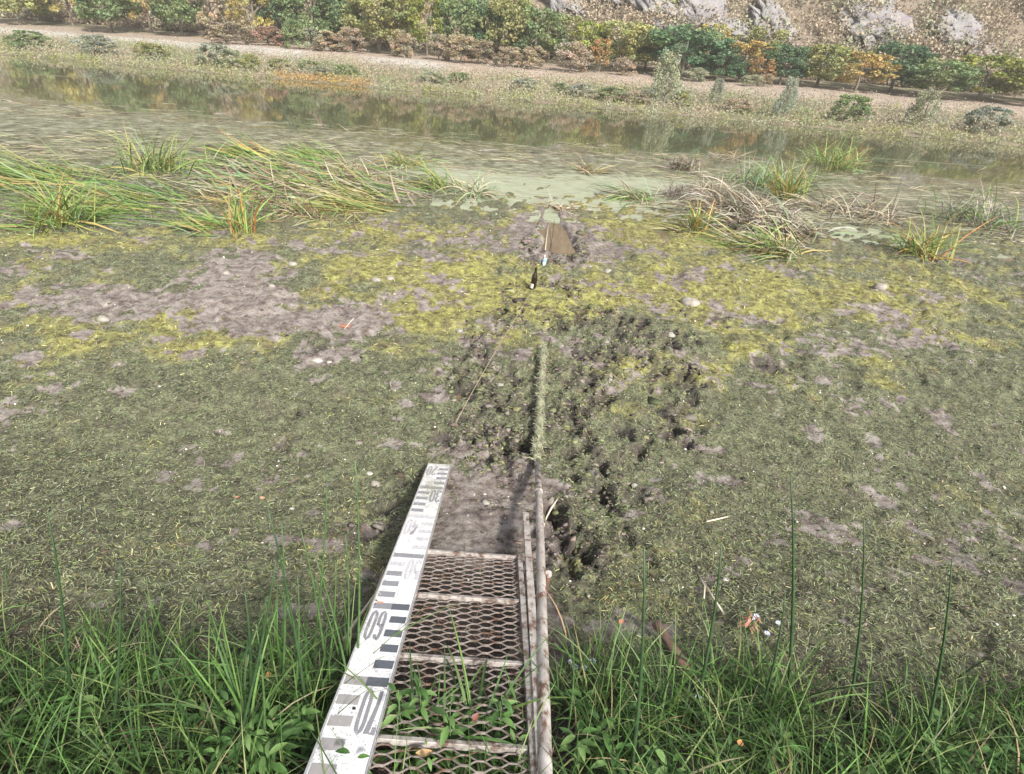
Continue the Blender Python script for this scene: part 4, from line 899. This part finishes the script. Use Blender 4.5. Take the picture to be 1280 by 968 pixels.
def spot(px, py, r_, m_, nm_, h=.0025):
    q_ = on_plane(px, py, LIFT)-ca; u_, v_ = np.dot(q_, swd), np.dot(q_, sdv)
    MB().tube([sp(u_, v_, -.001), sp(u_, v_, h)], [r_, r_*.8], 12).build(nm_, m_, e, False)
spot(442.5, 886, .0065, hole, 'screw'); spot(472, 781, .0036, hole, 'screw'); spot(470.5, 751, .0055, rustp, 'screw'); spot(468.5, 756, .0045, rustp, 'screw'); spot(509, 757, .0035, hole, 'screw')
spot(516, 659, .004, hole, 'screw'); spot(543, 600.5, .004, hole, 'screw')
q_ = on_plane(475.5, 753.5, LIFT)-ca; u_, v_ = np.dot(q_, swd), np.dot(q_, sdv)
plate('rust_mark', u_-.012, u_+.012, v_-.004, v_+.005, orange, .0019)
# algae smear near the far end
n_ = 500; q_ = on_plane(541, 612, LIFT)-ca; u_, v_ = np.dot(q_, swd), np.dot(q_, sdv)
P = np.array([sp(u_+a*.035, v_+b3*.10, .002) for a, b3 in rng.normal(0, 1, (n_, 2)) if abs(u_+a*.035) < HW*.95]); n_ = len(P)
V, Q = strips(P, rng.uniform(0, 6.28, n_), rng.normal(0, .1, n_), -.2, rng.uniform(.004, .016, n_), .002, 2, None, False)
o = link('dried_algae', mesh_np('dried_algae', V, Q, STRAND, rep(pal([(.2, .21, .14), (.3, .3, .22)], n_), 2)), e); o['kind'] = 'stuff'

# ---------------------------------------------------------------- litter and sticks
glass = simple('brown_glass', (.012, .008, .006), (.025, .018, .012), 20, .12, bs=0); lab_m = simple('paper_label', (.55, .5, .5), (.75, .7, .7), 60, .7)
def lathe(mb, prof, seg=20):
    n0 = len(mb.v)
    for r_, z_ in prof:
        for k in range(seg): a = 2*math.pi*k/seg; mb.v.append((r_*math.cos(a), r_*math.sin(a), z_))
    for i in range(len(prof)-1):
        for k in range(seg): a = n0+i*seg+k; b3 = n0+i*seg+(k+1) % seg; mb.f.append((a, b3, b3+seg, a+seg))
    mb.f.append(tuple(range(n0, n0+seg))[::-1]); mb.f.append(tuple(range(n0+(len(prof)-1)*seg, n0+len(prof)*seg))); return mb
b_ = hit(666, 361); e = empty('beer_bottle', b_+(0, 0, -.01), 'dark brown glass bottle with pale label standing slightly tilted on the algae', 'bottle')
e.rotation_euler = (R(-4), R(4), 0); e.scale = (1, 1, 1)
dist = np.linalg.norm(b_-CAM); k_ = 25/F*dist/.26/math.cos(R(20)); k_ = min(1.25, k_)
prof = [(.033, 0), (.036, .006), (.036, .14), (.033, .165), (.020, .195), (.0145, .215), (.0135, .255), (.0155, .258), (.0155, .27), (.012, .27)]
lathe(MB(), [(r_*k_, z_*k_) for r_, z_ in prof]).build('body', glass, e, True)
mb = MB(); n0 = 0
for z_ in (.02, .075):
    for q in np.linspace(R(165), R(268), 12): mb.v.append((.0372*k_*math.cos(q), .0372*k_*math.sin(q), z_*k_)); 
for q in range(11): mb.f.append((q, q+1, q+13, q+12))
mb.build('paper_label', lab_m, e)
m, t, p = mat('clear_plastic'); p.inputs['Base Color'].default_value = (.75, .85, .9, 1); p.inputs['Roughness'].default_value = .15; p.inputs['Alpha'].default_value = 1; p.inputs['Transmission Weight'].default_value = .5; plast = m
blue = simple('blue_plastic', (.05, .30, .5), (.1, .4, .6), 30, .4, bs=0)
b_ = hit(680, 331); e = empty('plastic_bottle', b_+(0, 0, .03), 'small clear plastic bottle with blue band lying behind the dark glass bottle', 'bottle'); e.rotation_euler = (R(-78), 0, R(-8))
lathe(MB(), [(.012, -.1), (.013, -.085), (.024, -.06), (.03, -.03), (.027, 0), (.031, .03), (.028, .07), (.031, .11), (.025, .118)]).build('body', plast, e, True)
lathe(MB(), [(.0315, .0), (.0325, .006), (.0325, .03), (.0315, .036)]).build('band', blue, e, True); lathe(MB(), [(.0145, -.118), (.0145, -.1), (.0135, -.098)]).build('cap', blue, e, True)
stickm = simple('pale_stick', (.45, .38, .30), (.68, .60, .52), 30, .8, sc=(1, 1, 1)); brownst = simple('brown_wood', (.10, .06, .045), (.26, .16, .13), 18, .85, bs=.6, bd=.006)
def stick(pix, rad, name, label, cat, m_=stickm, lift=.015, seg=7, group=None):
    pts = [hit(px, py, lf if (lf := (l[0] if (l := q[2:]) else lift)) is not None else lift) for q in pix for px, py in [q[:2]]]
    l0 = pts[0]; o = MB().tube([p_-l0 for p_ in pts], rad, seg).build(name, m_, None, True, tuple(l0)); tag(o, label, cat, group); return o
stick([(697, 624, .05), (690, 634, .045), (683, 647, .035), (678.5, 660, .03), (677, 672, .03), (680, 679, .025)], [.004, .006, .0065, .007, .007, .006], 'bent_stick', 'pale bent peeled stick curving beside the pipe', 'stick')
stick([(680, 678, .02), (691, 690, .02), (700, 698, .015), (712, 708, .01), (722, 714, .005)], [.004, .004, .004, .0035, .002], 'twig', 'thin brown twig running right from the pale bent stick', 'stick', brownst)
stick([(820, 778, .09), (834, 800, .05), (846, 818, .03), (858, 836, .01)], [.022, .020, .022, .024], 'driftwood', 'short reddish brown piece of driftwood at the top of the right-hand grass', 'wood', brownst, seg=10)
stick([(686, 279, .10), (683, 300, .06), (680, 330, .02)], [.007, .007, .009], 'pale_pole', 'thin pale stick lying along the wet channel behind the bottles', 'stick')
stick([(693, 276, .20), (690, 300, .1), (688, 322, .02)], [.005, .006, .006], 'dark_pole', 'thin dark stick slanting over the brown puddle', 'stick', dark)
cordm = simple('cord', (.22, .17, .12), (.36, .29, .22), 30, .8)
stick([(561, 545, .01), (585, 500, .10), (612, 452, .16), (640, 405, .16), (655, 380, .12), (667, 362, .06)], .0032, 'thin_cord', 'thin tan cord stretched from the staff end over the mud to the dark bottle', 'cord', cordm)
stick([(883, 652, .02), (893, 650, .02), (910, 646, .02)], [.005, .006, .004], 'twig', 'short pale twig lying on the algae in the right half', 'stick')
stick([(872, 716, .01), (881, 733, .03), (880, 748, .02)], .004, 'dry_stem', 'thin straw curving above the right-hand grass', 'stem')
stick([(876, 722, .01), (890, 745, .03), (905, 768, .02)], .005, 'dry_stem', 'long grey dead stem crossing the mud above the right-hand grass', 'stem')
stick([(495, 700, .12), (470, 742, .12), (448, 772, .1), (430, 800, .1)], [.005, .006, .007, .008], 'dry_stem', 'dry reed stem leaning against the left side of the staff', 'stem')
stick([(480, 712, .10), (466, 752, .10), (455, 790, .08)], [.004, .005, .005], 'dry_stem', 'second dry reed stem close to the left side of the staff', 'stem')
stick([(430, 412, .01), (437, 404, .05), (442, 398, .07)], .005, 'dry_stem', 'yellow dry stem sticking up beside the orange fragment', 'stem')
tile = simple('tile_red', (.20, .09, .06), (.34, .16, .11), 20, .8)
b_ = hit(431, 408); tag(MB().box((0, 0, .004), (.06, 0, 0), (0, .03, 0), (0, 0, .012)).build('brick_fragment', tile, None, False, tuple(b_), .006), 'flat orange-red brick fragment on the left mud patch', 'brick')
# stones and shells
stone_m = simple('stone_pale', (.16, .14, .12), (.36, .335, .305), 9, .85, bs=.5, bd=.01); stone_g = simple('stone_grey', (.17, .165, .15), (.33, .32, .29), 14, .85, bs=.5, bd=.01)
def stone(px, py, wpx, hpx, label, m_=stone_m, name='stone', fl=.6):
    b_ = hit(px, py); dist = np.dot(b_-CAM, f0); Wd = wpx/F*dist/2; na, nb_ = 14, 8; P = []
    for i in range(nb_+1):
        for j in range(na): a = 2*math.pi*j/na; ph = -math.pi/2+math.pi*i/nb_; P.append((math.cos(ph)*math.cos(a), math.cos(ph)*math.sin(a), math.sin(ph)))
    P = np.array(P); P = P*(0.7+.6*fbm(P[:, 0]*1.6+px, P[:, 1]*1.6+P[:, 2]*2, 5, 3))[:, None]; P = P*np.array([Wd, Wd*rng.uniform(.6, .9), Wd*fl])
    Q_ = [(i*na+j, i*na+(j+1) % na, (i+1)*na+(j+1) % na, (i+1)*na+j) for i in range(nb_) for j in range(na)]
    o = link(name, mesh_np(name, P, Q_, m_, smooth=True), None, tuple(b_+(0, 0, Wd*fl*.12))); o.rotation_euler.z = rng.uniform(-.3, .3)
    return tag(o, label, 'shell' if name == 'shell' else 'stone', 'stones and shells on the mud')
for a in ((863, 381, 26, 8, 'largest pale stone, lying on mud in the right half', stone_m), (607, 629, 11, 9, 'grey stone on the bare mud beyond the walkway', stone_g), (366, 331, 13, 6, 'pale flat stone near the left tussocks', stone_m),
          (760, 340, 11, 8, 'small pale stone right of the bottles', stone_m), (469, 606, 14, 7, 'pinkish pebble on dark algae left of the staff end', stone_m), (536, 636, 6, 6, 'small pebble beside the staff', stone_g),
          (283, 342, 10, 6, 'pale stone near the left edge of the photo', stone_m), (340, 358, 9, 7, 'upright pale stone on the left mud', stone_m), (838, 420, 13, 8, 'flat stone with dark rim in the right half', stone_g),
          (625, 482, 9, 5, 'small stone in the trodden trail', stone_g), (793, 607, 9, 8, 'greenish pebble right of the big wet hole', stone_g), (470, 352, 14, 5, 'flat stone in the algae, left half', stone_m), (488, 349, 12, 5, 'flat stone just right of another in the algae', stone_m),
          (575, 415, 12, 7, 'mud covered lump left of the trail', stone_g), (1100, 360, 18, 7, 'pale stone far right', stone_m), (130, 400, 16, 7, 'pale stone far left', stone_m)): stone(*a)
shell_m = simple('shell_white', (.30, .28, .26), (.52, .49, .46), 30, .5)
for a in ((397, 451, 15, 4, 'long white shell on the left mud, left of two'), (411, 453, 8, 5, 'broken white shell on the left mud, right of two'), (606, 618, 5, 4, 'tiny white shell beside the grey stone'),
          (462, 592, 8, 3, 'white sliver on algae left of the staff end'), (365, 636, 7, 4, 'white shell low on the left algae'), (907, 725, 8, 5, 'white shell above the right-hand grass'), (705, 711, 6, 5, 'white shell right of the iron stake'), (828, 726, 7, 4, 'white fragment among the algae at the lower right')):
    stone(*a, shell_m, 'shell', .3)

# fallen leaves: each one a curled blade
def fallen_leaf(p_, size, colr, label, tilt=(0, 0), rz=0):
    n = 7; V = []; F_ = []; size = size*.62
    for i in range(n):
        u_ = i/(n-1); wd = math.sin(math.pi*min(1, u_*.95+.03))**.8*.32
        for s_ in (-1, 0, 1): V.append(((u_-.5)*size, s_*wd*size, size*(.10*(abs(s_))+.25*(u_-.5)**2)))
    for i in range(n-1):
        for k in (0, 1): a = i*3+k; F_.append((a, a+1, a+4, a+3))
    o = link('fallen_leaf', mesh_np('fallen_leaf', V, F_, LEAF, np.tile(colr, (len(V), 1))), None, tuple(p_)); o.rotation_euler = (tilt[0], tilt[1], rz); return tag(o, label, 'leaf', 'fallen leaves')
fallen_leaf(on_plane(530, 943, .025), .075, (.62, .42, .22), 'orange tan leaf lying on the lowest mesh panel', (R(-20), 0), .2)
fallen_leaf(hit(776, 778, .01), .06, (.55, .20, .16), 'red leaf on the mud right of the pipe', (0, 0), .8)
fallen_leaf(hit(296, 622, .01), .05, (.50, .22, .16), 'reddish leaf on dry algae at the left', (0, 0), .1)
fallen_leaf(hit(328, 623, .01), .06, (.60, .34, .22), 'pale orange leaf on dry algae behind the rushes', (0, 0), 2.9)
fallen_leaf(hit(925, 930, .16), .05, (.6, .32, .14), 'orange leaf caught in the right-hand grass', (0, .3), 1)
fallen_leaf(hit(335, 845, .14), .05, (.6, .30, .10), 'orange leaf caught in the left-hand grass', (0, .3), 1.7)
fallen_leaf(on_plane(595, 898, .02), .05, (.40, .16, .12), 'dark red leaf tip on the walkway mesh', (R(-20), 0), 1.2)

# ---------------------------------------------------------------- foreground herbage
def in_walk(x_, y_, mg=.03): return (x_ > ul-.06-mg) & (x_ < ur+.11+mg) & (y_ > -.5) & (y_ < 2.4)
nG = 42000
gy_ = rng.uniform(-.6, 2.05, nG); gx_ = rng.uniform(-2.9, 2.9, nG)
edge = 1.47+.35*(fbm(gx_*1.6, gx_*0+3.3, 7, 3)-.5)*2-.10*sstep(.2, .8, gx_)
den = fbm(gx_*2.2, gy_*2.2, 88, 3)
kp = (gy_ < edge+rng.normal(0, .10, nG)) & (~in_walk(gx_, gy_) | ((rng.uniform(size=nG) < .22) & (gy_ < .95))) & (rng.uniform(size=nG) < .35+den*1.1)
gx_, gy_ = gx_[kp], gy_[kp]; nG = len(gx_); P = np.stack([gx_, gy_, gz(gx_, gy_)-.01], 1)
hf = (.55+.6*sstep(1.9, .6, gy_)); inw = in_walk(gx_, gy_)
L = rng.uniform(.12, .40, nG)*hf*(.7+.6*fbm(gx_*3, gy_*3, 90, 2)); L = np.where(inw, L*.8, L)
V, Q = strips(P, rng.uniform(0, 6.28, nG), rng.normal(1.25, .22, nG), rng.normal(-1.2, .7, nG), L, rng.uniform(.003, .0085, nG), 5, rng.normal(0, .7, nG))
cc = pal([(.035, .07, .02), (.065, .135, .035), (.10, .19, .05), (.13, .24, .06), (.20, .27, .10), (.04, .085, .025)], nG, .22)
dr_ = rng.uniform(size=nG) < .07; cc[dr_] = pal([(.36, .30, .18), (.28, .20, .12), (.42, .38, .26)], dr_.sum())
tag(link('bank_grass', mesh_np('bank_grass', V, Q, LEAF, rep(cc, 5))), 'tangled green grass blades on the near bank either side of the walkway', 'grass', kind='stuff')
# broad-leaved herbs filling the bank
def herb_geo(px_, py_, pz_, nl, hgt, lsz, cols, r=rng):
    """leaf fans on an upright stem: returns V,Q,col (leaf = 6 faces folded along its midrib)"""
    Vs, Qs, Cs = [], [], []; o = 0
    prof = [(0, .02), (.2, .14), (.45, .18), (.75, .11), (1, .01)]
    for k in range(nl):
        h_ = hgt*(.25+.75*(k+.5)/nl); a = k*2.4+r.normal(0, .3); ln = lsz*r.uniform(.6, 1.15)*(1.1-.35*k/nl); pt0 = r.uniform(.1, .8); drop = r.uniform(.5, 1.3)
        ca_, sa_ = math.cos(a), math.sin(a); vv = []
        rp = 0.; zp = 0.; pu = 0
        for (u_, w_) in prof:
            ang = pt0-drop*u_; rp += math.cos(ang)*(u_-pu)*ln; zp += math.sin(ang)*(u_-pu)*ln; pu = u_
            for s_ in (-1, 0, 1):
                vv.append((px_+ca_*(rp+.01)-sa_*s_*w_*ln, py_+sa_*(rp+.01)+ca_*s_*w_*ln, pz_+h_+zp+abs(s_)*w_*ln*.35))
        Vs += vv
        for i in range(4):
            for s_ in (0, 1): q_ = o+i*3+s_; Qs.append((q_, q_+1, q_+4, q_+3))
        o += 15; cl = np.array(cols[r.integers(0, len(cols))])*r.uniform(.8, 1.2); Cs += [cl]*15
    return Vs, Qs, Cs
HC = [(.05, .115, .03), (.08, .17, .045), (.11, .205, .06), (.15, .25, .085), (.06, .12, .04)]
Vs, Qs, Cs, off = [], [], [], 0
nH = 760; cnt = 0
hx = rng.uniform(-2.7, 2.7, 3000); hy = rng.uniform(-.5, 1.6, 3000); dn_ = fbm(hx*1.7, hy*1.7, 33, 3); he = 1.28+.3*(fbm(hx*1.6, hx*0+1.3, 9, 3)-.5)*2
for i in range(3000):
    if cnt >= nH: break
    if hy[i] > he[i] or dn_[i] < .40: continue
    iw = bool(in_walk(hx[i], hy[i], .0))
    if iw and (hy[i] > .9 or rng.uniform() > .45): continue
    z_ = float(gz(hx[i], hy[i])[0]); a, b3, c_ = herb_geo(hx[i], hy[i], z_, int(rng.integers(6, 12)), rng.uniform(.07, .22)*(.65 if hy[i] > 1.1 else 1)+(.04 if iw else 0), rng.uniform(.035, .075), HC)
    Vs += a; Qs += [tuple(off+k for k in q) for q in b3]; Cs += c_; off += len(a); cnt += 1
tag(link('bank_herbs', mesh_np('bank_herbs', Vs, Qs, LEAF, np.array(Cs))), 'dense low broad-leaved herbs among the grass of the near bank', 'herbs', kind='stuff')
def herb(px, py, label, nl=12, hgt=.2, ls=.08, cols=HC, name='herb_plant', lift=0):
    b_ = hit(px, py); e = empty(name, b_, label, 'plant', 'larger plants in the foreground grass')
    a, b3, c_ = herb_geo(0, 0, 0, nl, hgt, ls, cols)
    for k in range(nl):
        link('leaf', mesh_np('leaf', a[k*15:(k+1)*15], [tuple(i-k*15 for i in q) for q in b3[k*8:(k+1)*8]], LEAF, np.array(c_[k*15:(k+1)*15])), e)
    MB().tube([(0, 0, -.02), (.004, 0, hgt*.5), (0, .003, hgt)], [.003, .0025, .0015], 6).build('stem', MATS['green_stem'], e, True); return e
simple('green_stem', (.035, .085, .025), (.09, .17, .05), 30, .6, bs=0); simple('dark_stem', (.02, .05, .02), (.05, .10, .035), 30, .6, bs=0)
for a in ((378, 925, 'leafy herb with three pointed pale leaves beside the staff', 9, .15, .09), (350, 955, 'broad-leaved herb at the lower left corner of the staff', 11, .14, .08), (412, 868, 'small herb close under the left side of the staff', 9, .12, .07),
          (285, 960, 'bushy herb at the bottom left of the photo', 14, .18, .07), (300, 900, 'bushy herb above the one at the bottom left', 12, .17, .07), (715, 950, 'fresh green herb just right of the pipe', 14, .16, .07),
          (745, 930, 'pointed-leaf herb in the grass right of the pipe', 12, .17, .07), (960, 950, 'broad-leaved herb at the bottom right of the photo', 12, .16, .08), (900, 960, 'low herb left of the one at the bottom right', 12, .12, .06),
          (500, 930, 'yellow-green seedling growing through the mesh next to the staff', 10, .29, .07), (525, 920, 'light green seedling just right of the yellow-green one on the mesh', 11, .29, .07), (560, 950, 'leafy herb in the middle of the lowest mesh panel', 12, .29, .07), (620, 935, 'leafy herb on the lowest crossbar near the rail', 11, .29, .07), (640, 960, 'leafy shoot growing through the lowest mesh panel by the rail', 9, .16, .06)): herb(*a[:3], *a[3:])
herb(932, 790, 'reddish pink weed at the top of the right-hand grass', 16, .12, .05, [(.42, .16, .13), (.48, .24, .18), (.30, .22, .10)], 'red_weed')
# grass clump that has grown through the walkway
def grass_clump(px, py, label, nb, L, heading=None, sp_=1., cols=((.08, .17, .04), (.12, .21, .06), (.19, .26, .11), (.06, .125, .035), (.05, .10, .03)), up=1.0, bend=-1.3, W=.007):
    b_ = hit(px, py); e = empty('grass_clump', b_, label, 'grass', 'grass clumps by the walkway'); az = rng.uniform(0, 6.28, nb) if heading is None else rng.normal(heading, sp_, nb)
    for i in range(nb):
        V, Q = strips(rng.normal(0, .012, (1, 3))*np.array([1, 1, 0]), az[i:i+1], [rng.normal(up, .25)], [rng.normal(bend, .4)], [L*rng.uniform(.6, 1.1)], [W*rng.uniform(.7, 1.2)], 7, rng.normal(0, .5, 1))
        link('blade', mesh_np('blade', V, Q, LEAF, rep(pal(cols, 1), 7)), e)
grass_clump(548, 945, 'large arching grass clump growing up through the walkway mesh', 60, .36, W=.011, up=1.0, bend=-1.7)
grass_clump(592, 935, 'second grass clump beside the large one on the walkway', 48, .46, W=.011, up=1.0, bend=-1.7); grass_clump(512, 935, 'grass clump between the staff and the large clump', 40, .40, W=.011, up=1.0, bend=-1.7)
grass_clump(660, 925, 'upright bright grass blades against the rail', 14, .30, up=1.35, bend=-.6, W=.009); grass_clump(655, 840, 'short grass tuft at the rail beside the third panel', 9, .18, W=.005)
grass_clump(700, 880, 'grass clump leaning over the pipe', 22, .30, math.pi*.9, 1.0); grass_clump(650, 965, 'arching grass at the bottom of the rail', 20, .32)
grass_clump(600, 965, 'narrow grass in the lowest mesh panel', 18, .24); grass_clump(345, 835, 'leafy grass tuft left of the staff', 26, .34, W=.008)
grass_clump(890, 850, 'long pale arching grass in the right-hand growth', 26, .36, W=.008); grass_clump(940, 860, 'dark arching grass near the right edge of the photo', 28, .36, W=.009); grass_clump(290, 870, 'pale arching grass near the left edge of the photo', 26, .34, W=.008)
grass_clump(398, 880, 'tall upright grass close beside the staff on the left', 26, .55, up=1.42, bend=-.35, W=.007); grass_clump(435, 845, 'thin upright grass left of the 60 mark of the staff', 20, .5, up=1.45, bend=-.3, W=.006)
grass_clump(355, 870, 'tall grass around the upright rush on the left', 26, .55, up=1.4, bend=-.5, W=.007); grass_clump(310, 930, 'broad grass at the bottom left, behind the bushy herb', 26, .5, up=1.3, bend=-.8, W=.009)
grass_clump(830, 900, 'tall grass between the two nearest dark rushes', 28, .48, up=1.3, bend=-.8, W=.007); grass_clump(760, 870, 'spreading grass right of the pipe', 28, .42, up=1.25, bend=-.9, W=.007); grass_clump(960, 900, 'dense tall grass at the lower right edge of the photo', 30, .5, up=1.3, bend=-.9, W=.008)
# tall rush stems
def rush(top, base, label, rad=.0034, by=None, dark_=True, lean=.05):
    b_ = hit(*base); tp = at_y(top[0], top[1], b_[1]+lean); e = tp-b_; n = 7; pts = [b_+e*u_+np.array([.012*math.sin(u_*3), 0, .01*math.sin(u_*3.1)]) for u_ in np.linspace(0, 1, n)]
    pts[-1] = tp
    o = MB().tube([p_-b_ for p_ in pts], [rad*(1-.75*(i/(n-1))**1.5)*1.6 for i in range(n)], 7).build('rush_stem', MATS['dark_stem' if dark_ else 'green_stem'], None, True, tuple(b_)); return tag(o, label, 'rush', 'tall rush stems on the near bank')
RS = [((805, 684), (786, 985), 'tall dark rush nearest the pipe in the right-hand growth', .0042), ((902, 680), (866, 900), 'dark rush left of the red weed, with pale tip', .0042), ((988, 590), (984, 880), 'tall dark rush at the right edge of the photo', .0042), ((982, 735), (948, 900), 'rush leaning right near the right edge of the photo', .0034),
      ((409, 592), (390, 830), 'tall rush left of the staff, the right one with a leaning tip', .0032), ((444, 575), (446, 850), 'tallest straight rush between the other rushes and the staff', .0032), ((333, 628), (385, 900), 'long rush leaning left with thin tip', .0036), ((432, 668), (432, 850), 'short rush close to the tallest straight one', .0028),
      ((352, 655), (352, 880), 'upright rush in the middle of the left-hand growth', .0032), ((376, 662), (410, 860), 'pale green rush leaning left toward the upright one', .003), ((306, 740), (312, 900), 'short stout rush near the left edge of the photo', .0045), ((345, 700), (290, 960), 'rush slanting right from the bottom left corner', .0034),
      ((335, 745), (268, 900), 'dark rush crossing low at the left edge of the photo', .0034), ((420, 700), (405, 870), 'thin rush behind the staff side rushes', .0026), ((372, 720), (366, 900), 'thin rush beside the upright one', .0026), ((392, 690), (440, 880), 'rush leaning left across the tall ones', .003),
      ((716, 800), (705, 940), 'thin grass stalk beside the pipe', .0022), ((320, 780), (330, 950), 'short rush behind the bushy herb', .003), ((60, 640), (90, 900), 'tall rush far left', .0036), ((150, 700), (140, 930), 'shorter rush far left', .0034), ((1080, 650), (1060, 900), 'tall rush far right', .0036), ((1190, 700), (1150, 950), 'shorter rush far right', .0036)]
for tp, bs, lab, rd in RS: rush(tp, bs, lab, rd, dark_=rd > .0033)
# small pale blue asters
ast = simple('flower_blue', (.45, .50, .80), (.62, .66, .90), 40, .6, bs=0); astc = simple('flower_eye', (.7, .6, .15), (.8, .7, .2), 40, .6, bs=0)
for k, (px, py, lab) in enumerate(((954, 791, 'pale blue flower right of the red weed'), (936, 772, 'pale blue flower just above the next one'), (941, 769, 'pale blue flower farthest back of the right group'), (711, 828, 'pale blue flower closest to the pipe'), (716, 834, 'pale blue flower a little lower right of the one by the pipe'), (727, 835, 'pale blue flower third from the pipe'), (738, 826, 'pale blue flower fourth from the pipe'), (868, 872, 'pale blue flower on the dark rush'), (968, 778, 'pale blue flower nearest the right edge of the photo'))):
    b_ = hit(px, py+10); e = empty('aster_flower', b_, lab, 'flower', 'small blue flowers in the grass'); hh_ = .05
    MB().tube([(0, 0, -.02), (.003, 0, hh_)], .0012, 5).build('stem', MATS['green_stem'], e)
    mb = MB()
    for j in range(10):
        a = 2*math.pi*j/10; c_, s_ = math.cos(a), math.sin(a); n0 = len(mb.v); mb.v += [(0.003+c_*.003, s_*.003, hh_), (.003+c_*.009-s_*.0024, s_*.009+c_*.0024, hh_+.003), (.003+c_*.014, s_*.014, hh_+.002), (.003+c_*.009+s_*.0024, s_*.009-c_*.0024, hh_+.003)]; mb.f.append((n0, n0+1, n0+2, n0+3))
    mb.build('petals', ast, e); MB().tube([(.003, 0, hh_-.002), (.003, 0, hh_+.004)], [.0035, .0025], 8).build('flower_eye', astc, e)
# litter of dead leaves and stalks under the walkway
n_ = 2600; lx = rng.uniform(ul-.1, ur+.1, n_); ly = rng.uniform(.1, 2.3, n_); P = np.stack([lx, ly, gz(lx, ly)+rng.uniform(.002, .02, n_)], 1)
V, Q = strips(P, rng.uniform(0, 6.28, n_), rng.normal(0, .2, n_), rng.normal(-.1, .3, n_), rng.uniform(.02, .12, n_), rng.uniform(.002, .008, n_), 3, rng.normal(0, .5, n_))
tag(link('dead_leaf_litter', mesh_np('dead_leaf_litter', V, Q, STRAND, rep(pal([(.07, .045, .035), (.04, .03, .025), (.13, .09, .07), (.05, .06, .03), (.22, .16, .13)], n_), 3))), 'dead stalks and leaves lying on the soil under the walkway mesh', 'litter', kind='stuff')

# ---------------------------------------------------------------- haze
hz = bpy.data.materials.new('haze'); hz.use_nodes = True; t = hz.node_tree; t.nodes.clear()
ho = t.nodes.new('ShaderNodeOutputMaterial'); pv = t.nodes.new('ShaderNodeVolumePrincipled'); pv.inputs['Color'].default_value = (1, .97, .93, 1); pv.inputs['Density'].default_value = .0014; pv.inputs['Anisotropy'].default_value = .2
t.links.new(pv.outputs[0], ho.inputs['Volume'])
o = MB().box((0, 95, 29), (260, 0, 0), (0, 125, 0), (0, 0, 33)).build('haze', hz); o['kind'] = 'stuff'; tag(o, 'thin pale haze in the air over the river and the far hillside')
